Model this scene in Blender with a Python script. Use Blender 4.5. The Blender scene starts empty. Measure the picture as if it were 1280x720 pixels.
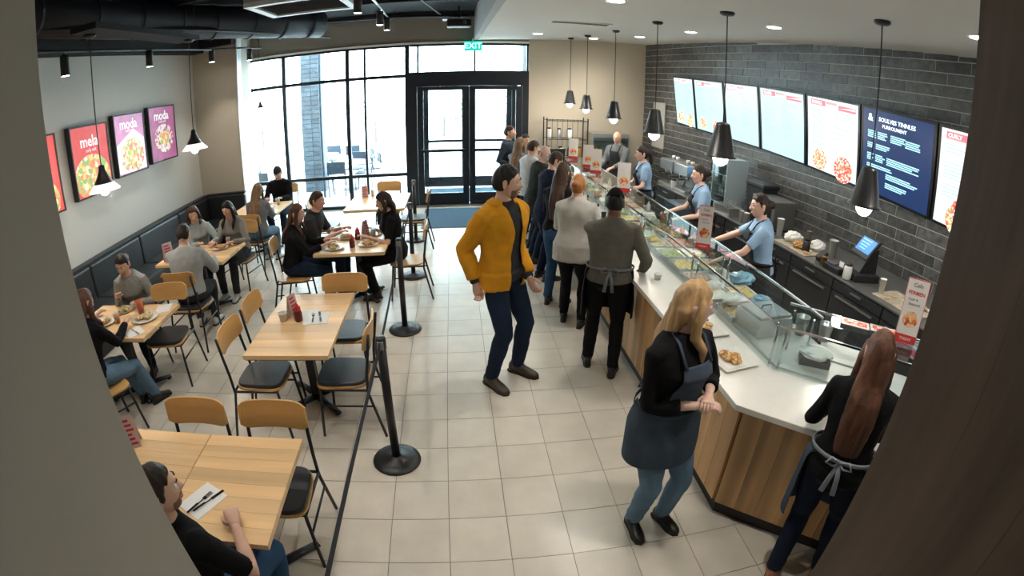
import bpy, bmesh, math, random
from mathutils import Vector, Matrix, noise
D = bpy.data; SC = bpy.context.scene; COL = SC.collection
V = Vector; PI = math.pi
random.seed(7)

# ---------------------------------------------------------------- camera (wide-angle ceiling camera, real fisheye lens)
cam = D.cameras.new('camera'); cam_ob = D.objects.new('camera', cam); COL.objects.link(cam_ob); SC.camera = cam_ob
cam.type = 'PANO'; cam.sensor_fit = 'HORIZONTAL'; cam.sensor_width = 36; cam.clip_start = .02; cam.clip_end = 400
cc = cam
cc.panorama_type = 'FISHEYE_LENS_POLYNOMIAL'; cc.fisheye_fov = PI
cc.fisheye_polynomial_k0 = 0
cc.fisheye_polynomial_k1 = -0.05533127510569368
cc.fisheye_polynomial_k2 = 0.00017364514972229386
cc.fisheye_polynomial_k3 = -3.488335264025722e-05
cc.fisheye_polynomial_k4 = 1.3648241518130746e-06
_r = V((0.9942777454906511, -0.10630731601522528, 0.010512819967398907))
_u = V((0.03064312476753115, 0.378100416321927, 0.9252573015554468))
_f = V((0.10233652195824049, 0.9196405981353936, -0.37919441785799807))
cam_ob.matrix_world = Matrix(((_r.x, _u.x, -_f.x, 0), (_r.y, _u.y, -_f.y, 0), (_r.z, _u.z, -_f.z, 2.4695), (0, 0, 0, 1)))

# ---------------------------------------------------------------- world, exposure
w = D.worlds.new('sky'); SC.world = w; w.use_nodes = True
bg = w.node_tree.nodes['Background']; bg.inputs[0].default_value = (.74, .90, 1, 1); bg.inputs[1].default_value = 11
SC.view_settings.view_transform = 'Standard'; SC.view_settings.look = 'None'
SC.view_settings.gamma = 1; SC.view_settings.use_curve_mapping = False
SC.view_settings.exposure = 0.45
SC.cycles.use_denoising = True
SC.cycles.max_bounces = 8; SC.cycles.diffuse_bounces = 4; SC.cycles.glossy_bounces = 3; SC.cycles.transparent_max_bounces = 24
SC.cycles.sample_clamp_indirect = 6; SC.cycles.caustics_reflective = False; SC.cycles.caustics_refractive = False

def light(kind, loc, power, col=(1, 1, 1), rot=(0, 0, 0), **kw):
    l = D.lights.new(kind.lower() + '_light', kind); l.energy = power; l.color = col
    for k, v in kw.items(): setattr(l, k, v)
    o = D.objects.new(kind.lower() + '_light', l); COL.objects.link(o); o.location = loc; o.rotation_euler = rot
    return o
# sky portals in the shop front (guide sampling only, give off nothing themselves)
for x0, x1, z0, z1 in ((-4.5, -.97, 0, 3.43), (-.95, 1.45, .2, 3.43)):
    o = light('AREA', ((x0 + x1) / 2, 10.9, (z0 + z1) / 2), 1, rot=(-PI / 2, 0, 0), shape='RECTANGLE', size=x1 - x0, size_y=z1 - z0)
    o.data.cycles.is_portal = True

# ---------------------------------------------------------------- materials
MATS = {}
def M(name, col=(.5, .5, .5), rough=.5, metal=0, nz=None, bump=None, emis=None, spec=.5, rnd=0, coat=0, axis=None, tex='Object', alpha=None, sub=0):
    """principled material; nz=(scale, amount) colour noise, bump=(scale, strength), axis stretches the noise along 0/1/2, rnd varies value per object"""
    if name in MATS: return MATS[name]
    m = D.materials.new(name); m.use_nodes = True; nt = m.node_tree; b = nt.nodes['Principled BSDF']
    L = nt.links.new; N = nt.nodes.new
    b.inputs['Base Color'].default_value = (*col, 1); b.inputs['Roughness'].default_value = rough; b.inputs['Metallic'].default_value = metal
    b.inputs['Specular IOR Level'].default_value = spec
    if coat: b.inputs['Coat Weight'].default_value = coat; b.inputs['Coat Roughness'].default_value = .15
    if sub: b.inputs['Subsurface Weight'].default_value = sub; b.inputs['Subsurface Radius'].default_value = (.02, .008, .004)
    if nz or bump or axis is not None:
        tc = N('ShaderNodeTexCoord'); mp = N('ShaderNodeMapping'); L(tc.outputs[tex], mp.inputs[0])
        if rnd:
            oi = N('ShaderNodeObjectInfo'); cm = N('ShaderNodeVectorMath'); cm.operation = 'SCALE'; cm.inputs[0].default_value = (7, 5, 3)
            L(oi.outputs['Random'], cm.inputs[3]); L(cm.outputs[0], mp.inputs[1])
        if axis is not None:
            s = [1, 1, 1]; s[axis] = .07; mp.inputs[3].default_value = s
    src = None
    if nz:
        n = N('ShaderNodeTexNoise'); n.inputs['Scale'].default_value = nz[0]; n.inputs['Detail'].default_value = 5; L(mp.outputs[0], n.inputs[0])
        r = N('ShaderNodeMapRange'); r.inputs[1].default_value = .3; r.inputs[2].default_value = .7
        r.inputs[3].default_value = 1 - nz[1]; r.inputs[4].default_value = 1 + nz[1]; L(n.outputs[0], r.inputs[0]); src = r.outputs[0]
    if rnd:
        oi = N('ShaderNodeObjectInfo'); r2 = N('ShaderNodeMapRange'); r2.inputs[3].default_value = 1 - rnd; r2.inputs[4].default_value = 1 + rnd
        L(oi.outputs['Random'], r2.inputs[0])
        if src:
            mu = N('ShaderNodeMath'); mu.operation = 'MULTIPLY'; L(src, mu.inputs[0]); L(r2.outputs[0], mu.inputs[1]); src = mu.outputs[0]
        else: src = r2.outputs[0]
    if src:
        h = N('ShaderNodeHueSaturation'); h.inputs['Color'].default_value = (*col, 1); L(src, h.inputs['Value']); L(h.outputs[0], b.inputs['Base Color'])
    if bump:
        n = N('ShaderNodeTexNoise'); n.inputs['Scale'].default_value = bump[0]; n.inputs['Detail'].default_value = 3; L(mp.outputs[0], n.inputs[0])
        bn = N('ShaderNodeBump'); bn.inputs['Strength'].default_value = bump[1]; bn.inputs['Distance'].default_value = .01
        L(n.outputs[0], bn.inputs['Height']); L(bn.outputs[0], b.inputs['Normal'])
    if emis:
        b.inputs['Emission Color'].default_value = (*emis[0], 1); b.inputs['Emission Strength'].default_value = emis[1]
    MATS[name] = m; return m

def glass_mat(name, tint=(.93, .97, .96), refl=1.0):
    if name in MATS: return MATS[name]
    m = D.materials.new(name); m.use_nodes = True; nt = m.node_tree; nt.nodes.clear(); L = nt.links.new; N = nt.nodes.new
    o = N('ShaderNodeOutputMaterial'); t = N('ShaderNodeBsdfTransparent'); g = N('ShaderNodeBsdfGlossy'); mx = N('ShaderNodeMixShader'); f = N('ShaderNodeFresnel')
    t.inputs[0].default_value = (*tint, 1); g.inputs['Roughness'].default_value = .02; f.inputs[0].default_value = 1.52
    mu = N('ShaderNodeMath'); mu.operation = 'MULTIPLY'; mu.inputs[1].default_value = refl; mu.use_clamp = True
    ge = N('ShaderNodeNewGeometry'); fr = N('ShaderNodeMath'); fr.operation = 'SUBTRACT'; fr.inputs[0].default_value = 1; L(ge.outputs['Backfacing'], fr.inputs[1])
    m2 = N('ShaderNodeMath'); m2.operation = 'MULTIPLY'; L(f.outputs[0], mu.inputs[0]); L(mu.outputs[0], m2.inputs[0]); L(fr.outputs[0], m2.inputs[1]); L(m2.outputs[0], mx.inputs[0]); L(t.outputs[0], mx.inputs[1]); L(g.outputs[0], mx.inputs[2]); L(mx.outputs[0], o.inputs[0])
    MATS[name] = m; return m

def food_mat(name, cols, scale=40, rough=.5, emis=0):
    """blotchy printed or real food: voronoi cells over a colour ramp"""
    if name in MATS: return MATS[name]
    m = D.materials.new(name); m.use_nodes = True; nt = m.node_tree; b = nt.nodes['Principled BSDF']; L = nt.links.new; N = nt.nodes.new
    tc = N('ShaderNodeTexCoord'); v = N('ShaderNodeTexVoronoi'); v.inputs['Scale'].default_value = scale; L(tc.outputs['Object'], v.inputs[0])
    sp = N('ShaderNodeSeparateColor'); L(v.outputs['Color'], sp.inputs[0]); cr = N('ShaderNodeValToRGB'); cr.color_ramp.interpolation = 'CONSTANT'
    e = cr.color_ramp.elements
    while len(e) < len(cols): e.new(.5)
    for i, c in enumerate(cols): e[i].position = i / len(cols); e[i].color = (*c, 1)
    L(sp.outputs[0], cr.inputs[0]); L(cr.outputs[0], b.inputs['Base Color']); b.inputs['Roughness'].default_value = rough
    if emis: L(cr.outputs[0], b.inputs['Emission Color']); b.inputs['Emission Strength'].default_value = emis
    MATS[name] = m; return m

# ---------------------------------------------------------------- mesh builder
class MB:
    def __init__(s): s.v = []; s.f = []
    def add(s, vs, fs):
        o = len(s.v); s.v += [V(p) for p in vs]; s.f += [tuple(i + o for i in f) for f in fs]; return s
    def box(s, c, d, rz=0, m=None):
        c = V(c); h = V(d) / 2; R = Matrix.Rotation(rz, 3, 'Z') if m is None else m
        vs = [c + R @ V((x * h.x, y * h.y, z * h.z)) for z in (-1, 1) for y in (-1, 1) for x in (-1, 1)]
        return s.add(vs, [(0, 2, 3, 1), (4, 5, 7, 6), (0, 1, 5, 4), (2, 6, 7, 3), (0, 4, 6, 2), (1, 3, 7, 5)])
    def b6(s, x0, x1, y0, y1, z0, z1): return s.box(((x0 + x1) / 2, (y0 + y1) / 2, (z0 + z1) / 2), (x1 - x0, y1 - y0, z1 - z0))
    def rings(s, rs, cap=True):
        n = len(rs[0]); vs = [p for r in rs for p in r]; fs = []
        for i in range(len(rs) - 1):
            for j in range(n):
                a = i * n + j; b_ = i * n + (j + 1) % n; fs.append((a, b_, b_ + n, a + n))
        if cap: fs += [tuple(reversed(range(n))), tuple(range((len(rs) - 1) * n, len(rs) * n))]
        return s.add(vs, fs)
    def ell(s, secs, n=14, cap=True):
        """secs: (centre, ax, ay) radius vectors"""
        return s.rings([[V(c) + V(ax) * math.cos(2 * PI * k / n) + V(ay) * math.sin(2 * PI * k / n) for k in range(n)] for c, ax, ay in secs], cap)
    def tube(s, pts, r, n=8, cap=True, flat=1, up=None):
        pts = [V(p) for p in pts]; rr = r if isinstance(r, (list, tuple)) else [r] * len(pts)
        secs = []; side = None
        for i, p in enumerate(pts):
            t = (pts[min(i + 1, len(pts) - 1)] - pts[max(i - 1, 0)]).normalized()
            if side is None:
                ref = V(up) if up else (V((0, 0, 1)) if abs(t.z) < .9 else V((0, 1, 0)))
                side = t.cross(ref).normalized()
            else: side = (side - t * side.dot(t)).normalized()
            o = side.cross(t)
            secs.append((p, side * rr[i], o * rr[i] * flat))
        return s.ell(secs, n, cap)
    def cyl(s, p0, p1, r0, r1=None, n=16): return s.tube([p0, p1], [r0, r0 if r1 is None else r1], n)
    def lathe(s, prof, c=(0, 0, 0), n=20, cap=True):
        c = V(c); return s.ell([(c + V((0, 0, z)), (r, 0, 0), (0, r, 0)) for r, z in prof], n, cap)
    def sphere(s, c, r, n=12, m=8):
        c = V(c); r = V(r) if not isinstance(r, (int, float)) else V((r, r, r))
        return s.ell([(c + V((0, 0, -r.z * math.cos(PI * k / m))), (r.x * max(.02, math.sin(PI * k / m)), 0, 0), (0, r.y * max(.02, math.sin(PI * k / m)), 0)) for k in range(m + 1)], n)
    def prism(s, poly, z0, z1):
        n = len(poly); vs = [(x, y, z0) for x, y in poly] + [(x, y, z1) for x, y in poly]
        return s.add(vs, [tuple(reversed(range(n))), tuple(range(n, 2 * n))] + [(i, (i + 1) % n, (i + 1) % n + n, i + n) for i in range(n)])
    def quad(s, a, b, c, d): return s.add([a, b, c, d], [(0, 1, 2, 3)])
    def slab(s, a, b, c, d, t):
        """a thin plate from four corners, t = thickness vector"""
        a, b, c, d, t = V(a), V(b), V(c), V(d), V(t)
        return s.add([a, b, c, d, a + t, b + t, c + t, d + t], [(3, 2, 1, 0), (4, 5, 6, 7), (0, 1, 5, 4), (1, 2, 6, 5), (2, 3, 7, 6), (3, 0, 4, 7)])
    def mesh(s, name):
        me = D.meshes.new(name); me.from_pydata(s.v, [], s.f); me.update(); return me
    def build(s, name, mat, parent=None, smooth=False, bevel=0, **p):
        me = s.mesh(name)
        bm = bmesh.new(); bm.from_mesh(me); bmesh.ops.recalc_face_normals(bm, faces=bm.faces); bm.to_mesh(me); bm.free()
        me.materials.append(mat)
        o = D.objects.new(name, me); COL.objects.link(o); o.parent = parent
        if smooth: me.shade_smooth() if smooth is True else me.shade_auto_smooth() if hasattr(me, 'shade_auto_smooth') else me.shade_smooth()
        if bevel:
            bv = o.modifiers.new('bevel', 'BEVEL'); bv.width = bevel; bv.segments = 2; bv.limit_method = 'ANGLE'
        for k, val in p.items(): o[k] = val
        return o
def autosm(o, ang=.7):
    me = o.data; bm = bmesh.new(); bm.from_mesh(me)
    for f in bm.faces: f.smooth = True
    for e in bm.edges: e.smooth = len(e.link_faces) == 2 and e.calc_face_angle(0) < ang
    bm.to_mesh(me); bm.free(); return o
def empty(name, loc=(0, 0, 0), rz=0, label=None, cat=None, group=None, kind=None):
    o = D.objects.new(name, None); COL.objects.link(o); o.location = loc; o.rotation_euler = (0, 0, rz); o.empty_display_size = .1
    return tag(o, label, cat, group, kind)
def tag(o, label=None, cat=None, group=None, kind=None):
    if label: o['label'] = label
    if cat: o['category'] = cat
    if group: o['group'] = group
    if kind: o['kind'] = kind
    return o
def kids(o, _c={}): return [c for c in D.objects if c.parent is o]
def copy_tree(o, parent=None, ch=None):
    c = o.copy(); COL.objects.link(c); c.parent = parent
    for k in (ch if ch is not None else kids(o)): copy_tree(k, c)
    return c
def S(o): o['kind'] = 'structure'; return o
def text(s, size, mat, loc, mtx, name='lettering', parent=None, ext=.0008, align='CENTER', bold=False):
    cu = D.curves.new(name, 'FONT'); cu.body = s; cu.size = size; cu.extrude = ext; cu.align_x = align; cu.align_y = 'CENTER'; cu.resolution_u = 2
    if bold: cu.offset = size * .02
    o = D.objects.new(name, cu); COL.objects.link(o)
    dg = bpy.context.evaluated_depsgraph_get(); me = D.meshes.new_from_object(o.evaluated_get(dg)); D.objects.remove(o)
    me.transform(Matrix.Translation(loc) @ mtx.to_4x4()); me.materials.clear(); me.materials.append(mat); me.name = name
    o = D.objects.new(name, me); COL.objects.link(o); o.parent = parent; return o

m_black = M('black metal', (.012, .012, .013), .42, .3)
m_white = M('white paint', (.8, .8, .78), .6, nz=(1.5, .02))
m_beige = M('beige wall paint', (.52, .47, .38), .75, nz=(.8, .03), bump=(120, .05))
m_grey = M('grey wall paint', (.60, .60, .57), .7, nz=(.8, .03), bump=(120, .05))
m_steel = M('brushed steel', (.55, .56, .56), .3, .9, nz=(3, .08))
m_chrome = M('chrome', (.7, .7, .7), .12, 1)
m_dark = M('dark plastic', (.015, .016, .018), .45)
m_paper = M('white paper', (.8, .8, .78), .7, bump=(30, .2))
m_navyframe = M('black window aluminium', (.010, .014, .022), .4, .3)
# ---------------------------------------------------------------- room shell
T = .36; YW = 10.74
def grid_x(i): return (i - .3666) * T
def grid_y(j): return (j + 9.1914) * T
WA = V((4.04, YW, 0)); WB = V((4.9, 3, 0)); wu = (WB - WA).normalized(); wn = V((-wu.y, wu.x, 0)); wn = -wn if wn.x > 0 else wn
def wall_pt(s, z, off=0): p = WA + wu * s + wn * off; return V((p.x, p.y, z))
def ceil_z(x, y): return 3.5 + .025 * (x - .5) + .03 * (y - YW)

m_grout = M('dark tile grout', (.20, .18, .155), .9)
m_tile = M('beige porcelain tile', (.62, .575, .49), .30, nz=(5, .07), bump=(60, .02), rnd=.035, spec=.6)
floor = S(MB().b6(-5.2, 6.2, -1.6, YW + .1, -.12, -.004).build('floor', m_grout))
cells = []
for i in range(-14, 15):
    for j in range(-12, 21):
        x, y = grid_x(i), grid_y(j)
        if y + T > YW or x > 5.3 or x + T > 5.6 or y < -1.5 or x < -5: continue
        vis = y > .5 and -4.3 < x < 1.75 and abs(x) < 1.15 * (y + .6)
        # tiles on the open floor show largest
        d = math.hypot(x + .18, y + .18)
        cells.append((0 if vis else 1, d, x, y))
cells.sort(); tile_me = None; rest = MB(); g = .0022
for k, (_, d, x, y) in enumerate(cells):
    if k < 300:
        if tile_me is None:
            o = MB().b6(g, T - g, g, T - g, -.010, 0).build('floor_tile', m_tile, floor, bevel=.0012); tile_me = o.data
        else:
            o = D.objects.new('floor_tile', tile_me); COL.objects.link(o); o.parent = floor
        o.location = (x, y, random.uniform(-.0004, .0004))
    else: rest.b6(x + g, x + T - g, y + g, y + T - g, -.010, 0)
rest.build('floor_tile', m_tile, floor, kind='stuff')

# brick wall (right) : mortar backing and bricks proud of it
m_mortar = M('light grey mortar', (.52, .52, .50), .9, bump=(90, .2))
m_brick = M('charcoal glazed brick', (.085, .088, .086), .33, nz=(14, .5), bump=(35, .35), rnd=.4, tex='Object')
wr = MB(); a0, a1 = wall_pt(-.3, 0, .008), wall_pt(12.8, 0, .008); b0, b1 = wall_pt(-.3, 0, -.15), wall_pt(12.8, 0, -.15)
wr.prism([(a0.x, a0.y), (a1.x, a1.y), (b1.x, b1.y), (b0.x, b0.y)], 0, 4.1)
wall_right = S(wr.build('wall_right', m_mortar))
BL, BH, gj = .45, .128, .010
Rw = Matrix((wu, -wn, V((0, 0, 1)))).transposed()
bl = []
for r in range(29):
    z = r * BH
    for c in range(-1, 33):
        s0 = c * BL + (BL / 2 if r % 2 else 0) + (.06 * ((r * 7) % 3))
        s1 = min(s0 + BL, 12.6); s0 = max(0, s0)
        zt = min(z + BH, ceil_z(*(wall_pt(s0, 0).xy)) - .002)
        if s1 - s0 < .05 or zt - z < .03: continue
        hid = z < .8 or s0 > 8.2 or (z > 2.0 and z + BH < 2.6 and s0 > 1.5)
        bl.append((1 if hid else 0, -s0, s0, s1, z, zt))
bl.sort(); bme = None; rest = MB()
for k, (_, _, s0, s1, z, zt) in enumerate(bl):
    full = abs(s1 - s0 - BL) < 1e-4 and abs(zt - z - BH) < 1e-4
    c = wall_pt((s0 + s1) / 2, (z + zt) / 2, .004)
    if k < 298:
        if full and bme: o = D.objects.new('brick', bme); COL.objects.link(o); o.parent = wall_right
        else:
            o = MB().box((0, 0, 0), (s1 - s0 - gj, .02, zt - z - gj)).build('brick', m_brick, wall_right, bevel=.002)
            if full: bme = o.data
        o.matrix_local = Matrix.Translation(c + wn * random.uniform(-.0015, .0015)) @ Rw.to_4x4()
    else: rest.box(c, (s1 - s0 - gj, .02, zt - z - gj), m=Rw)
rest.build('brick', m_brick, wall_right, kind='stuff')

# far wall, bulkhead over the shop front, soffit
S(MB().b6(1.49, 4.3, YW, YW + .25, 0, 4.1).build('wall_far', m_beige))
S(MB().b6(-5.0, 1.6, YW + .02, YW + .25, 3.45, 4.1).build('wall_far_bulkhead', M('taupe bulkhead paint', (.27, .245, .22), .7)))
S(MB().b6(-5.0, 1.49, YW - .03, YW + .05, 3.43, 3.475).build('trim_1', m_white))
# left wall, pier and its slanted reveal
XL = -4.8
S(MB().b6(XL - .2, XL, -1.6, 8.9, 0, 4.1).build('wall_left', m_grey))
S(MB().prism([(XL - .2, 8.73), (-3.9, 8.73), (-4.5, YW + .25), (XL - .2, YW + .25)], 0, 4.1).build('wall_left_pier', m_beige))
S(MB().prism([(-3.898, 8.735), (-3.88, 8.735), (-4.48, YW), (-4.498, YW)], 0, 3.9).build('trim_2', m_white))
# ceilings
def ceil_slab(x0, x1, y0, y1, t):
    a = [(x, y, ceil_z(x, y)) for x, y in ((x0, y0), (x1, y0), (x1, y1), (x0, y1))]
    return MB().slab(*a, (0, 0, t))
m_ceil = M('white ceiling paint', (.66, .65, .62), .8, nz=(1, .02))
S(ceil_slab(.45, 6.0, -1.6, YW + .02, .1).build('ceiling', m_ceil))
S(MB().slab((.36, -1.6, ceil_z(.45, -1.6)), (.45, -1.6, ceil_z(.45, -1.6)), (.45, YW + .02, ceil_z(.45, YW)), (.36, YW + .02, ceil_z(.45, YW)), (0, 0, .85)).build('wall_soffit', M('grey soffit paint', (.34, .34, .34), .7)))
m_blackceil = M('matt black ceiling paint', (.008, .009, .012), .8, nz=(3, .3))
S(MB().b6(-5.2, .45, -1.6, YW + .2, 4.05, 4.2).build('ceiling_open', m_blackceil))
S(MB().slab((XL, -1.6, 3.28), (XL + .25, -1.6, 3.28), (XL + .25, 8.72, 3.53), (XL, 8.72, 3.53), (0, 0, .6)).build('trim_3', m_blackceil))
S(MB().b6(XL, -3.9, 8.55, 8.73, 3.6, 4.1).build('trim_4', m_blackceil))
# back of the room behind the camera, near-left column, wood-clad post on the right
S(MB().b6(-5.2, 6.2, -1.8, -1.6, 0, 4.1).build('wall_near', m_grey))
S(MB().b6(-1.15, -.85, -1.0, .848, 0, 4.05).build('wall_near_column', M('grey green column paint', (.46, .44, .38), .7, nz=(1, .03))))
m_walnut = M('dark walnut veneer', (.10, .062, .042), .5, nz=(9, .35), bump=(30, .15), axis=2)
post = S(MB().b6(1.205, 1.55, -.9, .785, 0, 3.3).build('trim_5', M('dark post core', (.02, .012, .008), .6)))
for k in range(6):
    MB().b6(1.195, 1.215, .79 - (k + 1) * .24 + .001, .79 - k * .24, 0.0, ceil_z(1.2, .3) - .01).build('panel', m_walnut, post)
MB().b6(1.195, 1.555, .785, .80, 0, ceil_z(1.2, .3) - .01).build('panel', m_walnut, post)
# ---------------------------------------------------------------- shop front: window, doors
m_glass = glass_mat('window glass')
win = S(MB().b6(-4.52, -.95, YW - .03, YW + .05, 0, .06).build('window_1', m_navyframe))
def bar(x0, x1, z0, z1, y0=YW - .03, y1=YW + .05, parent=None, name='mullion'): return MB().b6(x0, x1, y0, y1, z0, z1).build(name, m_navyframe, parent)
for x, wd in ((-4.5, .05), (-3.66, .08), (-2.25, .08), (-1.88, .045), (-1.0, .09)): bar(x - wd / 2, x + wd / 2, .06, 3.43, parent=win)
for z, wd in ((.69, .07), (2.77, .07), (3.41, .05)): bar(-4.5, -1.0, z - wd / 2, z + wd / 2, YW - .025, YW + .045, parent=win, name='rail')
xs = [-4.5, -3.66, -2.25, -1.88, -1.0]
for a, b in zip(xs, xs[1:]):
    for z0, z1 in ((.06, .66), (.72, 2.74), (2.80, 3.39)): MB().b6(a + .03, b - .03, YW + .005, YW + .013, z0, z1).build('pane', m_glass, win)
tr = S(MB().b6(-.95, 1.49, YW - .03, YW + .05, 3.385, 3.43).build('window_2', m_navyframe))
for x in (-.78, .38, 1.46): bar(x - .02, x + .02, 2.84, 3.39, parent=tr)
for a, b in ((-.95, -.80), (-.76, .36), (.40, 1.44)): MB().b6(a, b, YW + .005, YW + .013, 2.84, 3.385).build('pane', m_glass, tr)
def doorset(Y, nm):
    fr = S(MB().b6(-.96, 1.49, Y - .06, Y + .07, 2.53, 2.84).b6(-.96, -.80, Y - .06, Y + .07, 0, 2.53).b6(1.36, 1.49, Y - .06, Y + .07, 0, 2.53).build(nm, m_navyframe))
    for x0, x1 in ((-.795, .265), (.275, 1.355)):
        st = .125
        dl = MB().b6(x0, x0 + st, Y - .03, Y + .03, .01, 2.52).b6(x1 - st, x1, Y - .03, Y + .03, .01, 2.52).b6(x0 + st, x1 - st, Y - .03, Y + .03, 2.44, 2.52).b6(x0 + st, x1 - st, Y - .03, Y + .03, .01, .26).build('door_leaf', m_navyframe, fr)
        MB().b6(x0 + st, x1 - st, Y - .005, Y + .005, .26, 2.44).build('pane', m_glass, dl)
        MB().b6(x0 + .06, x1 - .06, Y - .10, Y - .06, 1.14, 1.20).b6(x0 + .08, x0 + .11, Y - .06, Y - .03, 1.14, 1.2).b6(x1 - .11, x1 - .08, Y - .06, Y - .03, 1.14, 1.2).build('push_bar', m_navyframe, dl)
        MB().b6(x0 + .35, x0 + .8, Y - .09, Y - .03, 2.45, 2.51).build('door_closer', m_navyframe, dl)
    return fr
doorset(YW, 'door_1'); doorset(YW + 2.0, 'door_2')
S(MB().b6(-.96, 1.49, YW - .1, YW + .1, -.004, .012).build('trim_6', m_steel))
S(MB().b6(-.96, 1.49, YW + .07, YW + 2.0, 2.72, 2.82).build('ceiling_vestibule', m_white))
for x in (-.9, 1.43):
    v = S(MB().b6(x - .03, x + .03, YW + .08, YW + 1.93, 0, .08).b6(x - .03, x + .03, YW + .08, YW + 1.93, 2.6, 2.7).build('window_3' if x < 0 else 'window_4', m_navyframe))
    MB().b6(x - .004, x + .004, YW + .1, YW + 1.9, .08, 2.6).build('pane', m_glass, v)
# outside ground and street
S(MB().b6(-40, 40, YW + .1, 90, -.15, -.02).build('ground_outside', M('pale concrete paving', (.62, .64, .66), .9, nz=(.5, .05))))
def mat_obj(x0, x1, y0, y1, lab, z=0.001):
    o = MB().b6(x0, x1, y0, y1, z, z + .012).build('door_mat', M('blue grey carpet', (.045, .10, .155), .95, bump=(400, .6), nz=(60, .15)), bevel=.004); tag(o, lab, 'mat')
    MB().b6(x0 - .03, x1 + .03, y0 - .03, y1 + .03, z - .001, z + .006).build('rubber_edge', m_dark, o)
mat_obj(-.62, .55, 8.9, 10.35, 'blue grey rectangular entrance mat on the floor inside the double doors')
mat_obj(-.7, 1.3, YW + .35, YW + 1.8, 'bright blue mat between the inner and outer entrance doors', -.02)

# exit sign on the bulkhead
t = empty('exit_sign', (.34, YW - .12, 3.36), label='green EXIT sign hanging under the soffit above the double doors', cat='sign')
MB().box((0, 0, 0), (.36, .04, .2)).build('housing', M('green sign glow', (0, .25, .18), .4, emis=((.0, .55, .42), .8)), t, bevel=.006)
text('EXIT', .17, M('pale green letters', (.4, 1, .85), emis=((.35, 1, .85), 1.6)), (0, -.022, 0), Matrix.Rotation(PI / 2, 3, 'X'), 'lettering', t, bold=True)
MB().box((0, 0, .12), (.03, .02, .1)).build('bracket', m_white, t)

# ---------------------------------------------------------------- lights
WARM = (1, .86, .68); NEU = (1, .93, .82)
m_lampglow = M('lamp glow', (1, 1, 1), emis=((1, .96, .9), 14))
for i, (x, y) in enumerate([(1.40, 9.03), (2.60, 9.8), (3.11, 8.6), (3.22, 6.78), (3.32, 4.83), (3.74, 2.49), (1.41, 4.54), (1.3, 1.6), (3.0, .6)]):
    z = ceil_z(x, y)
    lab = ['by the far wall above the doors', 'nearest the brick corner', 'second along the brick wall', 'third along the brick wall', 'fourth along the brick wall', 'beside the wooden post', 'over the aisle at the top of the frame', 'over the front counter', 'behind the wooden post'][i]
    t = empty('recessed_downlight', (x, y, z), label='round white recessed ceiling downlight ' + lab, cat='ceiling light', group='recessed downlights in the white ceiling')
    MB().lathe([(.098, -.004), (.10, -.007), (.082, -.007), (.08, -.002)], n=24, cap=False).build('trim_ring', m_white, t, smooth=True)
    MB().lathe([(.08, -.003), (.001, -.003)], n=20).build('lens', m_lampglow, t)
    light('SPOT', (x, y, z - .03), 62, NEU, spot_size=2.5, spot_blend=.9, shadow_soft_size=.07)

m_shade = M('black enamel shade', (.014, .014, .016), .38)
m_bulb = M('frosted bulb glow', (1, 1, 1), emis=((1, .97, .93), 9))
def pendant(x, y, zc, zb, lab, group, big=1.0, kind='cone', pw=14):
    t = empty('pendant_lamp', (x, y, zc), label=lab, cat='pendant light', group=group); h = zb - zc
    MB().lathe([(.001, 0), (.06 * big, 0), (.062 * big, -.02), (.045 * big, -.035), (.001, -.04)], n=20).build('canopy', m_shade, t, smooth=True)
    MB().cyl((0, 0, -.02), (0, 0, h + .27 * big), .006, n=8).build('cord', m_shade, t)
    if kind == 'cone':
        b = big
        s = MB().lathe([(.02 * b, h + .31 * b), (.055 * b, h + .30 * b), (.062 * b, h + .28 * b), (.115 * b, h + .045 * b), (.135 * b, h + .035 * b), (.131 * b, h + .03 * b), (.11 * b, h + .04 * b), (.055 * b, h + .275 * b)], n=28, cap=False)
        s.build('shade', m_shade, t, smooth=True)
        MB().sphere((0, 0, h + .03 * b), (.066 * b, .066 * b, .075 * b), 16, 10).build('bulb', m_bulb, t, smooth=True)
    else:
        b = big
        MB().lathe([(.012 * b, h + .29 * b), (.03 * b, h + .28 * b), (.035 * b, h + .24 * b), (.055 * b, h + .19 * b), (.10 * b, h + .12 * b), (.098 * b, h + .115 * b), (.05 * b, h + .185 * b), (.028 * b, h + .24 * b)], n=24, cap=False).build('shade', m_shade, t, smooth=True)
        MB().lathe([(.10 * b, h + .118 * b), (.165 * b, h + .05 * b), (.163 * b, h + .046 * b), (.097 * b, h + .112 * b)], n=24, cap=False).build('glass_skirt', M('opal glass', (.8, .8, .8), .3, emis=((1, .97, .92), .7)), t, smooth=True)
        MB().sphere((0, 0, h + .07 * b), (.058 * b, .058 * b, .07 * b), 16, 10).build('bulb', m_bulb, t, smooth=True)
    light('POINT', (x, y, zb - .06), pw, WARM, shadow_soft_size=.06)
G1 = 'black cone pendants over the serving counter'
for i, (x, y, zb) in enumerate([(2.18, 9.9, 2.16), (2.29, 9.03, 2.10), (2.39, 7.69, 2.02), (2.38, 5.95, 1.96), (2.46, 4.37, 1.91), (3.17, 3.04, 1.80)]):
    pendant(x, y, ceil_z(x, y), zb, 'black cone pendant lamp over the counter, ' + ['farthest of the row, by the far wall', 'second from the far wall', 'third from the far wall', 'in front of the brick wall corner', 'second nearest, in front of the menu screens', 'nearest, in front of the blue menu screen'][i], G1, [.95, .95, 1.0, 1.1, 1.2, 1.15][i])
G2 = 'black bell pendants over the booth tables'
pendant(-3.5, 4.22, 3.4, 1.83, 'black bell pendant lamp with glowing glass skirt in front of the red posters', G2, 1.05, 'bell', 10)
pendant(-3.3, 5.92, 3.4, 1.96, 'black bell pendant lamp with glowing glass skirt left of the beige pier', G2, 1.05, 'bell', 10)
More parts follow.
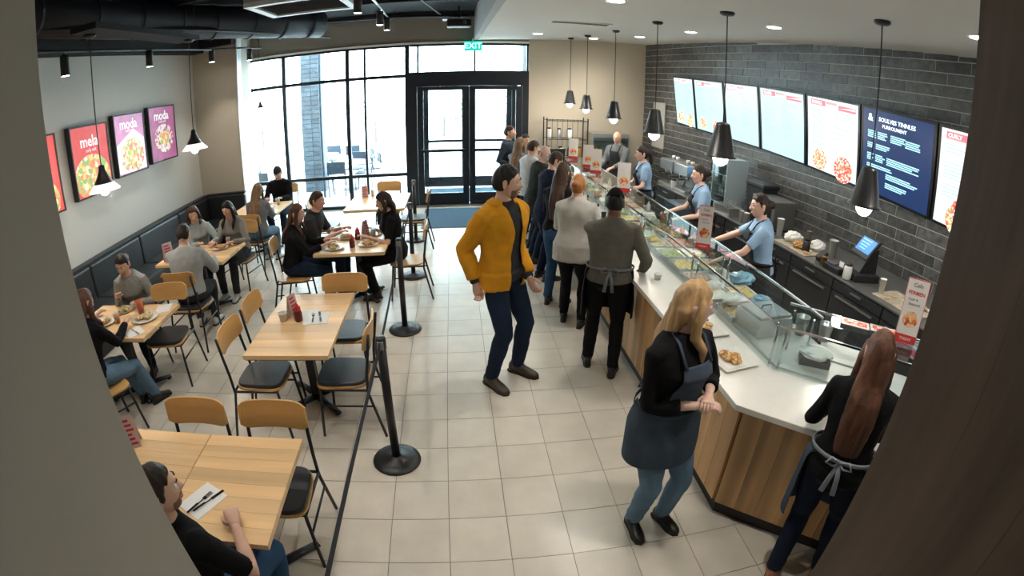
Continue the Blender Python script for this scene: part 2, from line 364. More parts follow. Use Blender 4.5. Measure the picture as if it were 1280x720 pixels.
pendant(-3.75, 9.5, 4.05, 2.30, 'small black bell pendant lamp hanging before the tall window', G2, .7, 'bell', 3)
S(MB().b6(-3.56, -3.24, 4.0, 6.1, 3.4, 3.46).build('trim_7', m_blackceil))

# track lights
def spot_head(x, y, zt, zb, lab, grp, pw=25, tgt=None):
    t = empty('track_spotlight', (x, y, zt), label=lab, cat='spotlight', group=grp); h = zb - zt
    MB().cyl((0, 0, 0), (0, 0, h + .2), .014, n=10).build('stem', m_black, t)
    MB().lathe([(.03, h + .225), (.052, h + .22), (.054, h + .2), (.054, h), (.046, h - .001), (.044, h + .03)], n=20, cap=False).build('barrel', m_black, t, smooth='auto')
    MB().lathe([(.046, h + .001), (.001, h + .001)], n=16).build('lens', m_lampglow, t)
    light('SPOT', (x, y, zb - .01), pw, NEU, spot_size=1.5, spot_blend=.8, shadow_soft_size=.04)
G3 = 'cylindrical spotlights on the track beside the left wall'
def trk(y): return 3.36 + (y - 4) * .03
tk = MB().tube([(-4.22, 2.5, 3.32), (-4.22, 5.9, 3.43), (-4.1, 8.2, 3.50), (-3.84, 8.9, 3.53), (-3.7, 9.5, 3.54)], .018, 6)
tag(tk.build('lighting_track', m_black), 'black lighting track rail running beside the left wall over the booths', 'lighting track')
for i, (x, y, zt, zb) in enumerate([(-4.2, 4.6, 3.37, 3.12), (-4.2, 6.36, 3.45, 3.21), (-4.12, 8.2, 3.50, 3.29), (-3.84, 9.25, 3.53, 3.31)]):
    spot_head(x, y, zt, zb, 'black cylinder spotlight on the left track, ' + ['nearest the grey column', 'above the fourth poster', 'in front of the beige pier', 'at the window end'][i], G3, 48)
tk = MB().tube([(-1.15, 5.2, 3.78), (-1.12, 7.2, 3.78), (-1.17, 9.3, 3.78)], .016, 6)
o = tag(tk.build('lighting_track', m_steel), 'short grey lighting track on the black ceiling beside the air vent', 'lighting track')
MB().cyl((0, 0, 0), (0, 0, .27), .008).build('hanger', m_black, o).location = (-1.12, 6.5, 3.78)
for i, (x, y, zt, zb) in enumerate([(-1.21, 6.4, 3.78, 3.5), (-1.15, 7.9, 3.78, 3.52), (-1.16, 8.8, 3.78, 3.54)]):
    spot_head(x, y, zt, zb, 'black cylinder spotlight on the middle track, ' + ['nearest the air vent', 'second from the air vent', 'nearest the window bulkhead'][i], 'cylindrical spotlights on the middle track', 45)
t = empty('recessed_downlight', (-1.75, 7.9, 3.85), label='round bright ceiling light beside the middle track', cat='ceiling light')
MB().lathe([(.10, .2), (.10, 0), (.085, 0), (.08, .01)], n=20, cap=False).build('trim_ring', m_black, t); MB().lathe([(.085, .008), (.001, .008)], n=20).build('lens', m_lampglow, t)
light('SPOT', (-1.75, 7.9, 3.82), 60, NEU, spot_size=2.3, spot_blend=.9, shadow_soft_size=.07)
for x, y in ((-1.2, 1.9), (-1.3, 3.7), (-2.9, 2.2)):
    t = empty('recessed_downlight', (x, y, 3.95), label='round ceiling light over the %s' % ('front table' if y < 2 else 'empty middle table' if y > 3 else 'left aisle'), cat='ceiling light')
    MB().lathe([(.10, .1), (.10, 0), (.085, 0), (.08, .01)], n=20, cap=False).build('trim_ring', m_black, t); MB().lathe([(.085, .008), (.001, .008)], n=20).build('lens', m_lampglow, t)
    light('SPOT', (x, y, 3.93), 60, NEU, spot_size=2.2, spot_blend=.9, shadow_soft_size=.07)

# ducts, pipes, cassette, projector, vent
m_duct = M('black painted duct', (.016, .019, .028), .5, .2, nz=(3, .15))
t = empty('air_duct', (0, 0, 0), label='large round black air duct under the open ceiling at the left', cat='duct')
t.location = (-3.1, 7.9, 3.76)
dp = [V((-1.15, -4.2, -.0)), V((-.95, -2.6, -.0)), V((-.6, -1.2, 0)), V((.1, 0, 0)), V((.75, .9, 0))]
MB().tube(dp, .25, 24).build('duct_pipe', m_duct, t, smooth='auto')
for a, b in zip(dp, dp[1:]):
    for k in range(2):
        c = a.lerp(b, (k + .5) / 2); d = (b - a).normalized() * .018
        MB().tube([c - d, c + d], .263, 24).build('joint_ring', m_duct, t)
for k, (x0, y0, x1, y1, z, r) in enumerate([(-4.6, 3.2, -2.6, 9.2, 3.62, .025), (-4.45, 3.0, -2.3, 9.4, 3.56, .018), (-2.6, 9.6, .3, 9.9, 3.9, .03), (-.9, 5.5, -.2, 10.5, 3.93, .02)]):
    o = tag(MB().cyl((x0, y0, z), (x1, y1, z), r, n=8).build('ceiling_pipe', m_duct), 'thin black pipe under the open ceiling ' + ['below the duct, thicker of two', 'below the duct, thinner of two', 'across the room before the bulkhead', 'running towards the window at the middle'][k], 'pipe')
    MB().cyl((0, 0, 0), (0, 0, 4.06 - z), .006, n=6).build('hanger', m_duct, o).location = ((x0 + x1) / 2, (y0 + y1) / 2, z)
for y in (6.2, 8.3, 10.2):
    tag(MB().b6(-4.5, .35, y - .06, y + .06, 3.93, 4.05).build('ceiling_joist', m_blackceil), 'black steel joist across the open ceiling, ' + {6.2: 'nearest', 8.3: 'middle one', 10.2: 'by the bulkhead'}[y], 'beam')
t = empty('ceiling_cassette', (-1.95, 6.55, 3.70), label='square grey ceiling air cassette with slatted grille at the top', cat='air vent')
MB().b6(-.62, .62, -.55, .55, .04, .3).build('housing', M('grey cassette metal', (.4, .43, .46), .5), t)
MB().b6(-.62, .62, -.55, -.45, -.02, .04).b6(-.62, .62, .45, .55, -.02, .04).b6(-.62, -.52, -.45, .45, -.02, .04).b6(.52, .62, -.45, .45, -.02, .04).build('frame', M('pale cassette frame', (.75, .8, .82), .45), t)
for k in range(9): MB().box((0, -.4 + k * .1, .01), (1.02, .07, .008), m=Matrix.Rotation(.5, 3, 'X')).build('slat', M('dark cassette slat', (.07, .08, .1), .5), t)
t = empty('projector', (.05, 9.6, 3.72), label='dark projector on a bracket under the ceiling near the soffit', cat='projector')
MB().b6(-.22, .22, -.16, .16, -.08, .06).build('body', m_dark, t, bevel=.02); MB().b6(-.30, .05, -.1, .2, .07, .09).build('mount_plate', m_steel, t); MB().cyl((0, 0, .08), (0, 0, .33), .02).build('bracket', m_black, t); MB().cyl((.1, -.16, 0), (.1, -.19, 0), .045).build('lens', m_chrome, t)
t = empty('ceiling_vent', (1.62, 6.8, ceil_z(1.62, 6.8)), label='long slotted air vent in the white ceiling', cat='air vent')
MB().b6(-.42, .42, -.1, .1, -.012, .002).build('frame', m_white, t)
for k in range(5): MB().b6(-.38, .38, -.078 + k * .034, -.060 + k * .034, -.014, -.010).build('slot', m_dark, t)

# ---------------------------------------------------------------- menu screens
m_bezel = M('black screen bezel', (.008, .009, .012), .3)
m_screen = M('lit menu screen', (.02, .02, .02), .3, emis=((.58, .93, .96), .92)); m_screen_w = M('lit white menu screen', (.02, .02, .02), .3, emis=((.84, .98, 1), .95))
m_scrblue = M('lit navy menu screen', (.01, .01, .02), .3, emis=((.012, .04, .14), .8))
m_pr = M('printed red', (.5, .05, .05), .4, emis=((.85, .20, .24), .9)); m_ppink = M('printed pink', (.5, .2, .2), .4, emis=((1, .62, .66), 1.0)); m_pt = M('printed grey text', (.1, .2, .2), .4, emis=((.30, .52, .52), .9))
m_pw = M('printed white text', (.5, .6, .6), .4, emis=((.85, .98, 1), 1.2)); m_pc = M('printed cyan text', (.2, .5, .5), .4, emis=((.45, .9, .95), 1.1))
f_bowl = food_mat('screen food picture', [(.8, .25, .12), (.9, .75, .5), (.35, .4, .15), (.75, .12, .1), (.9, .85, .7)], 55, .4, .75)
f_red = food_mat('screen red food picture', [(.8, .15, .08), (.85, .3, .2), (.9, .8, .7), (.6, .05, .05)], 50, .4, .8)
SE = [1.52, 2.25, 3.19, 4.12, 5.15, 6.14, 7.26, 8.28]; ZB = [1.965, 1.92, 1.875, 1.84, 1.78, 1.71, 1.64, 1.575]; ZT = [2.88, 2.85, 2.82, 2.80, 2.76, 2.72, 2.66, 2.62]
DESC = ['menu screen with two small bowls, farthest, by the far wall', 'menu screen with two food bowls, second from the far end', 'menu screen of text behind the second nearest pendant', 'cyan menu screen of text only, fourth from the far end', 'bright menu screen with two large food bowls at its bottom', 'navy blue menu screen with white lettering', 'white menu screen half hidden by the wooden post']
def Pb(i, u, v, off=0):
    s = SE[i] + .012 + (SE[i + 1] - SE[i] - .024) * u; zb = ZB[i] + (ZB[i + 1] - ZB[i]) * u; zt = ZT[i] + (ZT[i + 1] - ZT[i]) * u
    return wall_pt(s, zb + (zt - zb) * v, .055 + .14 * v + off)
for i in range(7):
    c = Pb(i, .5, .5); root = empty('menu_screen', c, label=DESC[i], cat='screen', group='menu screens along the brick wall')
    q = lambda u0, u1, v0, v1, off, t=.002: [Pb(i, *uv, off) - c for uv in ((u0, v0), (u1, v0), (u1, v1), (u0, v1))]
    def plate(name, mat, u0, u1, v0, v1, off, t=.002): return MB().slab(*q(u0, u1, v0, v1, off), wn * t).build(name, mat, root)
    plate('housing', m_bezel, 0, 1, 0, 1, -.045, .045)
    sc = plate('screen', m_scrblue if i == 5 else (m_screen_w if i in (4, 6) else m_screen), .035, .965, .03, .97, .0)
    ux = (Pb(i, 1, .5) - Pb(i, 0, .5)).normalized(); vy = (Pb(i, .5, 1) - Pb(i, .5, 0)).normalized(); R = Matrix((ux, vy, ux.cross(vy))).transposed()
    def txt(s, size, mat, u, v, al='LEFT'): return text(s, size, mat, Pb(i, u, v, .004) - c, R, 'lettering', sc, .0003, al, True)
    def pl(mat, u0, u1, v0, v1, name='print'): return MB().slab(*q(u0, u1, v0, v1, .003), wn * .0006).build(name, mat, sc)
    def bowl(u, v, r, mat):
        m = MB(); n = 24; W = (SE[i + 1] - SE[i]); cc_ = Pb(i, u, v, .0035) - c
        m.rings([[cc_ + ux * r * math.cos(2 * PI * k / n) + vy * r * math.sin(2 * PI * k / n) + wn * z for k in range(n)] for z in (0, .0008)]); m.build('food_picture', mat, sc)
    if i == 5:
        txt('&', .12, m_pw, .10, .875); txt('SOULVES TINNLES', .066, m_pw, .25, .875); txt('FURROUNENT', .055, m_pw, .30, .805)
        random.seed(5)
        for (u, v, wd, n) in ((.1, .72, .12, 4), (.24, .72, .14, 4), (.42, .72, .2, 4), (.62, .71, .22, 4), (.1, .58, .1, 3), (.22, .58, .2, 3), (.1, .46, .1, 4), (.22, .46, .14, 4), (.38, .46, .44, 4), (.1, .34, .4, 2), (.38, .28, .44, 3), (.38, .18, .3, 3)):
            m = MB()
            for k in range(n):
                vv = v - k * .022; ww = wd * random.uniform(.7, 1)
                m.slab(*q(u, u + ww, vv, vv + .012, .003), wn * .0006)
            m.build('text_block', m_pc, sc, kind='stuff')
    else:
        pl(m_ppink, .08, .94, .885, .955, 'header_band'); pl(m_pr, .10, .38, .875, .945, 'header_band')
        if i in (3, 4): pl(m_pr, .62, .93, .86, .92, 'header_band')
        txt(['RERINOS', 'BERNS', 'FRERINOS', 'PLATES', 'BOWLS', '', 'CURLY'][i], .055, m_pw, .12, .91); txt('MEEENERS', .04, m_pr, .40, .925)
        random.seed(20 + i); m = MB()
        for k in range(15):
            vv = .82 - k * .036
            if vv < .30 and i != 2 and i != 3: break
            for u in (.10, .52):
                if random.random() < .78: m.slab(*q(u, u + random.uniform(.1, .3), vv, vv + .007, .003), wn * .0006)
        m.build('text_block', m_pt, sc, kind='stuff')
        if i in (0, 1, 4):
            bowl(.27, .17, .135 if i == 4 else .11, f_bowl); bowl(.72, .14, .165 if i == 4 else .12, f_red if i else f_bowl)
        if i == 6: bowl(.36, .12, .17, f_bowl); bowl(.33, .25, .07, f_red)
    MB().slab(*[p - wn * .0 for p in q(.4, .6, .15, .3, -.065)], wn * .02).build('wall_bracket', m_black, root)

# posters on the left wall
m_pred = M('poster red', (.55, .05, .04), .4, emis=((.75, .06, .06), .42), nz=(6, .15)); m_ppurp = M('poster magenta', (.4, .15, .3), .4, emis=((.62, .28, .50), .42), nz=(5, .4)); m_pdark = M('poster dark magenta', (.3, .06, .18), .4, emis=((.42, .10, .24), .42), nz=(5, .5))
m_plite = M('poster white', (.7, .7, .7), .4, emis=((.9, .85, .88), .5), nz=(8, .1))
f_p1 = food_mat('poster taco picture', [(.75, .6, .2), (.3, .45, .12), (.8, .25, .1), (.85, .8, .6), (.65, .4, .15)], 18, .4, .42)
f_p2 = food_mat('poster bowl picture', [(.8, .45, .2), (.85, .7, .5), (.6, .2, .12), (.9, .85, .75), (.4, .4, .15)], 22, .4, .42)
f_p3 = food_mat('poster dark bowl picture', [(.6, .3, .3), (.8, .6, .5), (.3, .1, .15), (.8, .7, .7)], 22, .4, .42)
for i, (y0, y1, z0, z1, bgm, fm, lab) in enumerate([(4.02, 4.84, 1.63, 2.55, m_pred, f_p1, 'red framed food poster cut off by the grey column'), (5.10, 5.90, 1.66, 2.57, m_pred, f_p1, 'red framed food poster with white lettering behind the pendant'),
        (6.05, 6.84, 1.76, 2.63, m_ppurp, f_p2, 'pink and white framed poster of a noodle bowl, third from the left'), (6.98, 7.80, 1.79, 2.67, m_pdark, f_p3, 'dark magenta framed poster of a bowl, farthest along the left wall')]):
    root = empty('wall_poster', (XL + .02, (y0 + y1) / 2, (z0 + z1) / 2), label=lab, cat='poster', group='framed posters on the left wall'); hy, hz = (y1 - y0) / 2, (z1 - z0) / 2
    MB().b6(0, .07, -hy, hy, -hz, hz).build('light_box', m_dark, root, bevel=.004)
    MB().b6(.07, .082, -hy, -hy + .022, -hz, hz).b6(.07, .082, hy - .022, hy, -hz, hz).b6(.07, .082, -hy + .022, hy - .022, -hz, -hz + .022).b6(.07, .082, -hy + .022, hy - .022, hz - .022, hz).build('frame', m_black, root)
    pr = MB().b6(.07, .074, -hy + .022, hy - .022, -hz + .022, hz - .022).build('print', bgm, root)
    if i == 2: MB().add([(.0745, -.36, -.4), (.0745, .36, -.4), (.0745, .36, .05), (.0745, .1, .2), (.0745, -.36, .0)], [(0, 1, 2, 3, 4)]).build('pale_area', m_plite, pr)
    n = 28; m = MB(); cy, cz, r = [(-.0, -.28, .3), (-.02, -.22, .33), (.02, -.17, .27), (.02, -.08, .25)][i]; pts = []
    for k in range(n):
        a = 2 * PI * k / n; pts.append((.0752, max(-hy + .025, min(hy - .025, cy + r * 1.15 * math.cos(a))), max(-hz + .025, cz + r * math.sin(a) * .9)))
    m.add(pts, [tuple(range(n))]).build('food_picture', fm, pr)
    if i >= 2: MB().add([(.0758, p[1] * .55 + cy * .45, p[2] * .5 + cz * .5) for p in pts], [tuple(range(n))]).build('food_picture', f_p1, pr)
    Rp = Matrix(((0, 0, 1), (1, 0, 0), (0, 1, 0)))
    text('mela' if i < 2 else 'moda', .20, m_plite, (.0762, -.02, .24 if i < 2 else .28), Rp, 'lettering', pr, .0003, bold=True)
    text('curly soft', .06, m_plite, (.0762, 0, .13 if i < 2 else .19), Rp, 'lettering', pr, .0003)

# ---------------------------------------------------------------- banquette
m_vinyl = M('black grey vinyl', (.022, .023, .026), .38, nz=(4, .2), bump=(25, .15))
t = empty('banquette_bench', (XL + .03, 5.6, 0), label='long black vinyl banquette bench along the left wall and pier', cat='bench')
for k in range(5):
    y0 = -3.1 + k * 1.24
    MB().b6(.12, .62, y0 + .004, y0 + 1.236, .36, .47).build('seat_cushion', m_vinyl, t, bevel=.03); 
    MB().b6(.0, .13, y0 + .004, y0 + 1.236, .36, .88).build('back_cushion', m_vinyl, t, bevel=.03)
MB().b6(.02, .58, -3.1, 3.1, 0, .36).build('base', m_dark, t)
MB().b6(.13, .92, 2.99, 3.11, .36, .90).build('back_cushion', m_vinyl, t, bevel=.03); MB().b6(.62, .92, 2.45, 2.98, .36, .47).build('seat_cushion', m_vinyl, t, bevel=.03); MB().b6(.6, .9, 2.5, 3.05, 0, .36).build('base', m_dark, t)
MB().b6(-.02, .10, -3.1, 3.12, .88, .915).b6(.1, .92, 3.02, 3.12, .90, .93).build('top_rail', m_dark, t, bevel=.005)
ORD = ['first', 'second', 'third', 'fourth', 'fifth', 'sixth', 'seventh', 'eighth', 'ninth', 'tenth', 'eleventh', 'twelfth', 'thirteenth', 'fourteenth', 'fifteenth', 'sixteenth', 'seventeenth', 'eighteenth', 'nineteenth', 'twentieth']
ord_ = lambda k: ORD[k] if k < 20 else 'number %d' % (k + 1)
# ---------------------------------------------------------------- tables and chairs
m_oak = M('butcher block oak', (.80, .54, .28), .34, nz=(7, .22), bump=(14, .05), axis=0, rnd=.13)
m_ply = M('honey plywood', (.62, .35, .12), .36, nz=(8, .18), axis=0, rnd=.05)
m_cush = M('black vinyl seat', (.025, .026, .03), .4, bump=(60, .2))
m_tblack = M('black table metal', (.014, .014, .016), .4, .2)
def table(x0, x1, y0, y1, lab, group=None, n=7, h=.75):
    cx, cy = (x0 + x1) / 2, (y0 + y1) / 2; t = empty('dining_table', (cx, cy, 0), label=lab, cat='table', group=group); hx, hy = (x1 - x0) / 2, (y1 - y0) / 2
    top = MB().b6(-hx + .012, hx - .012, -hy + .012, hy - .012, h - .045, h - .034).build('underside_board', M('table underside', (.2, .12, .06), .6), t)
    for k in range(n):
        a = -hy + 2 * hy * k / n; b = -hy + 2 * hy * (k + 1) / n
        MB().b6(-hx, hx, a + .0006, b - .0006, h - .034, h).build('plank', m_oak, t, bevel=.0012)
    MB().b6(-.035, .035, -.035, .035, .03, h - .05).build('column', m_tblack, t)
    MB().b6(-.2, .2, -.03, .03, h - .055, h - .045).b6(-.03, .03, -.2, .2, h - .055, h - .045).build('top_bracket', m_tblack, t)
    L = .34; m = MB()
    for a in range(4):
        th = PI / 4 + a * PI / 2 if hx > .35 else PI / 4 + a * PI / 2
        d = V((math.cos(th), math.sin(th), 0)); s = V((-d.y, d.x, 0))
        ft = MB(); ft.ell([(d * .02 + V((0, 0, .045)), s * .035, V((0, 0, .035))), (d * L * .6 + V((0, 0, .035)), s * .03, V((0, 0, .022))), (d * L + V((0, 0, .022)), s * .03, V((0, 0, .016)))], 10)
        ft.cyl(d * (L - .03), d * (L - .03) + V((0, 0, .02)), .02, n=10); ft.build('foot', m_tblack, t, smooth=True)
    return t
chair_protos = {}
def chair(x, y, face, lab, cush=True, group='wooden backed cafe chairs'):
    """face: direction the sitter looks, degrees from +X"""
    rz = math.radians(face) - PI / 2; key = cush
    if key in chair_protos:
        src, ch = chair_protos[key]; o = copy_tree(src, None, ch); o.location = (x, y, 0); o.rotation_euler = (0, 0, rz); o['label'] = lab; o['group'] = group; return o
    t = empty('dining_chair', (x, y, 0), rz, lab, 'chair', group)
    # curved ply back
    m = MB(); rs = []; nx = 14; W = .215
    for k in range(nx + 1):
        u = -1 + 2 * k / nx; xx = u * W; yy = -.245 + .035 * (u * u); hh = .088 * (1 - max(0, abs(u) - .72) ** 2 * 4.5); zc = .815
        tl = .02 * 0
        rs.append([V((xx, yy + .007, zc - hh)), V((xx, yy - .007, zc - hh)), V((xx, yy - .027, zc + hh)), V((xx, yy - .013, zc + hh))])
    m.rings(rs).build('backrest', m_ply, t, smooth=False, bevel=.003)
    # seat: rounded trapezoid
    def seat(z0, z1, gr, nm, mt, bv):
        pts = []
        for k in range(28):
            a = 2 * PI * k / 28; c, s_ = math.cos(a), math.sin(a); e = .45
            px_ = math.copysign(abs(c) ** e, c) * (.205 + gr); py_ = math.copysign(abs(s_) ** e, s_) * (.205 + gr)
            px_ *= 1 + .06 * py_ / .2; pts.append((px_, py_))
        return MB().prism(pts, z0, z1).build(nm, mt, t, bevel=bv)
    seat(.428, .446, 0, 'seat', m_ply, .003)
    if cush: seat(.446, .475, -.008, 'cushion', m_cush, .011)
    for sx in (-1, 1):
        MB().tube([(sx * .215, -.30, 0), (sx * .20, -.205, .40), (sx * .195, -.215, .55), (sx * .185, -.262, .86)], .0115, 8).build('rear_leg', m_tblack, t, smooth=True)
        MB().tube([(sx * .215, .20, 0), (sx * .195, .16, .425)], .0115, 8).build('front_leg', m_tblack, t, smooth=True)
        MB().tube([(sx * .205, -.20, .42), (sx * .198, .16, .42)], .010, 8).build('side_rail', m_tblack, t, smooth=True)
        MB().tube([(sx * .208, -.235, .28), (sx * .205, .175, .28)], .008, 8).build('stretcher', m_tblack, t, smooth=True)
    MB().tube([(-.2, .16, .42), (.2, .16, .42)], .010, 8).build('cross_rail', m_tblack, t, smooth=True)
    MB().tube([(-.2, -.205, .42), (.2, -.205, .42)], .010, 8).build('cross_rail', m_tblack, t, smooth=True)
    chair_protos[key] = (t, kids(t)); return t

GT = 'butcher block topped pedestal tables'
table(-1.468, -.89, 1.36, 2.13, 'front butcher block table, right of the seam, where the man rests his hand', GT, 8)
table(-2.06, -1.472, 1.36, 2.13, 'front butcher block table left of the seam, half hidden by the grey column', GT, 8)
table(-1.6, -.93, 3.05, 4.18, 'empty middle butcher block table with ketchup bottle and menu card', GT, 9)
table(-1.62, -.80, 5.30, 6.45, 'butcher block table where three diners eat beside the rope stanchions', GT, 8)
table(-1.70, -.77, 7.35, 8.45, 'sunlit butcher block table nearest the tall window', GT, 8)
table(-3.72, -2.70, 3.32, 4.04, 'booth table with orange drink and plates nearest the grey column', GT, 6)
table(-3.74, -2.74, 5.22, 5.96, 'booth table with three diners in the middle of the banquette', GT, 6)
table(-3.70, -2.83, 7.50, 8.35, 'booth table by the window pier with two diners', GT, 6)
chair(-1.56, 3.28, 0, 'empty chair on left side of middle table, nearer the camera')
chair(-1.56, 3.80, 0, 'empty chair on left side of middle table, farther from the camera')
chair(-.90, 3.32, 180, 'empty chair on right side of middle table beside the near stanchion')
chair(-1.03, 4.02, -90, 'empty chair at the far end of the middle table')
chair(-1.61, 2.02, -90, 'empty chair behind the front table, left one of the pair')
chair(-1.09, 2.02, -90, 'empty chair behind the front table, right one of the pair, seat showing')
chair(-2.87, 3.95, -84, 'empty chair behind the nearest booth table')
chair(-2.98, 4.74, 92, 'chair of the man in light grey shirt at the middle booth table')
chair(-3.08, 3.02, 60, 'chair of the dark haired diner at the nearest booth table', False)
chair(-3.0, 6.28, -100, 'chair of the long haired woman in grey cardigan at the middle booth table')
chair(-3.02, 7.10, 80, 'chair of the woman in grey top with back to camera by the pier')
chair(-3.2, 9.0, -95, 'chair of the man in black hood by the window')
chair(-1.93, 5.52, 8, 'chair of the curly haired woman in black, near end of the busy table', False)
chair(-1.90, 6.08, 5, 'chair of the man beside the curly haired woman', False)
chair(-.62, 5.92, 182, 'chair of the woman in black on the right of the busy table', False)
chair(-1.17, 8.55, -90, 'empty chair behind the sunlit window table')
chair(-2.05, 7.65, 0, 'empty chair at the left of the sunlit window table')
chair(-.68, 7.9, 180, 'empty chair at the right of the sunlit window table by the far stanchion')

# ---------------------------------------------------------------- stanchions
m_belt = M('dark belt webbing', (.015, .02, .035), .8)
SP = [(-.52, .98), (-.50, 2.82), (-.59, 4.92), (-.61, 6.52), (-.69, 8.19)]
for i, (x, y) in enumerate(SP):
    t = empty('queue_stanchion', (x, y, 0), label='black queue stanchion post, ' + ['at the bottom edge of the picture', 'nearest whole one, beside the empty middle table', 'second whole one, beside the busy table', 'third, behind the woman in black', 'farthest, in front of the door mat'][i], cat='stanchion', group='black queue stanchions')
    MB().lathe([(.172, 0), (.175, .006), (.172, .016), (.12, .026), (.045, .034), (.034, .05)], n=36).build('base', m_tblack, t, smooth='auto')
    MB().cyl((0, 0, .03), (0, 0, .96), .030, n=20).build('post', m_tblack, t, smooth='auto')
    MB().lathe([(.034, .93), (.034, .995), (.028, 1.01), (.001, 1.012)], n=20).build('cap', m_dark, t, smooth='auto')
    [MB().b6(-.02, .02, *yy, .935, .99).build('belt_clip', M('grey clip', (.3, .3, .32), .4), t) for yy in ((.028, .042), (-.042, -.028))]
for k in range(3):
    a, b = V((*SP[k], .965)), V((*SP[k + 1], .965)); d = (b - a).normalized(); a += d * .035; b -= d * .035; m = MB(); rs = []
    for j in range(13):
        u = j / 12; p = a.lerp(b, u) - V((0, 0, (.05 if k else .02) * 4 * u * (1 - u))); rs.append([p + V((sx * .0015, 0, sz * .024)) for sx, sz in ((-1, -1), (1, -1), (1, 1), (-1, 1))])
    tag(m.rings(rs).build('queue_belt', m_belt), 'dark retractable belt strung ' + ['from the bottom edge to the near stanchion', 'between the near and second stanchions', 'between the second and third stanchions'][k], 'belt', 'belts between the stanchions')

# ---------------------------------------------------------------- service counter
m_quartz = M('white quartz', (.78, .76, .72), .25, nz=(20, .02))
m_cwood = M('oak cladding', (.52, .30, .13), .42, nz=(5, .5), bump=(20, .08), axis=2, rnd=.22)
cn = empty('service_counter', (1.46, 1.985, 0), label='long white topped service counter clad in vertical oak boards', cat='counter')
def P2(pts, dx=-1.46, dy=-1.985): return [(x + dx, y + dy) for x, y in pts]
MB().prism(P2([(1.46, 9.3), (1.46, 1.985), (2.62, .825), (3.3, 1.35), (2.30, 2.20), (2.30, 9.3)]), .882, .922).build('countertop', m_quartz, cn, bevel=.004)
MB().prism(P2([(1.56, 9.28), (1.56, 2.03), (2.62, .97), (2.95, 1.3), (2.2, 2.2), (2.2, 9.28)]), .1, .882).build('base', m_dark, cn)
MB().prism(P2([(1.575, 9.26), (1.575, 2.036), (2.66, .955), (2.9, 1.3), (2.15, 2.2), (2.15, 9.26)]), 0, .118).build('kick_plate', M('black kick plate', (.012, .01, .01), .5), cn)
bw = .142; k = 0; y = 9.28
while y > 2.06:
    y1 = max(y - bw, 2.035)
    MB().b6(1.535 - 1.46, 1.56 - 1.46, y1 + .001 - 1.985, y - .001 - 1.985, .118, .882).build('plank', m_cwood, cn, bevel=.0015); y = y1
dd = V((.7071, -.7071, 0)); nn = V((-.7071, -.7071, 0)); c0 = V((1.56, 2.03, 0)) - V((1.46, 1.985, 0)); s = 0
while s < 1.5:
    c = c0 + dd * (s + bw / 2) + nn * .0125 + V((0, 0, .5)); MB().box(c, (bw - .002, .025, .764), rz=-PI / 4).build('plank', m_cwood, cn, bevel=.0015); s += bw
# prep surface behind the glass
tag(MB().prism([(1.93, 9.2), (1.93, 2.31), (2.9, 1.34), (3.25, 1.50), (2.46, 2.46), (2.46, 9.2)], .9225, .936).build('prep_surface', M('satin prep steel', (.6, .6, .58), .42, .25, nz=(5, .08))), 'brushed steel prep surface behind the glass guard on the counter', 'worktop')
# glass guards
m_clear = glass_mat('guard glass', (.90, .95, .95), 1.6)
gp = [(1.87, 9.15), (1.87, 7.6), (1.87, 6.25), (1.87, 4.9), (1.87, 3.6), (1.87, 2.29)]
GL = ['farthest along the counter', 'fourth from the counter corner', 'third from the counter corner', 'second from the counter corner', 'nearest the counter corner on the long side', 'on the angled front end']
segs = [(gp[i], gp[i + 1]) for i in range(5)] + [((1.87, 2.29), (2.84, 1.32))]
for i, (a, b) in enumerate(segs):
    a, b = V((*a, .9365)), V((*b, .9365)); t = empty('glass_guard', (a + b) / 2, label='clear glass sneeze guard with top shelf, ' + GL[i], cat='glass guard', group='glass sneeze guards on the counter')
    c = (a + b) / 2; d = (b - a).normalized(); n_ = V((-d.y, d.x, 0)); n_ = n_ if n_.x > 0 else -n_; L = (b - a).length; R = Matrix((d, n_, V((0, 0, 1)))).transposed()
    H = .29; Wd = .36
    MB().box((0, 0, H / 2), (L - .03, .008, H), m=R).build('front_pane', m_clear, t)
    tp = MB().slab(-d * (L / 2 - .008) + V((0, 0, H)), d * (L / 2 - .008) + V((0, 0, H)), d * (L / 2 - (.008 if i < 4 else -.06 if i == 5 else -.07)) + n_ * Wd + V((0, 0, H + .02)), -d * (L / 2 - (.008 if i != 5 else -.14)) + n_ * Wd + V((0, 0, H + .02)), (0, 0, .008)).build('top_pane', m_clear, t)
    MB().box(V((0, 0, H + .004)) - n_ * .006, (L - .01, .012, .014), m=R).build('edge_trim', m_chrome, t)
    MB().box(n_ * Wd + V((0, 0, H + .024)), (L - .01, .014, .016), m=R).build('edge_trim', m_chrome, t)
    for sg in (-1, 1):
        for off in (.03, Wd - .03):
            p = d * sg * (L / 2 - .05) + n_ * off; MB().cyl(p, p + V((0, 0, H)), .009, n=10).build('support_post', m_chrome, t, smooth=True)
        p = d * sg * (L / 2 - .03); 
    MB().box(d * (L / 2 - .02) + n_ * (Wd / 2) + V((0, 0, H / 2)), (.006, Wd - .04, H - .01), m=R).build('side_pane', m_clear, t)

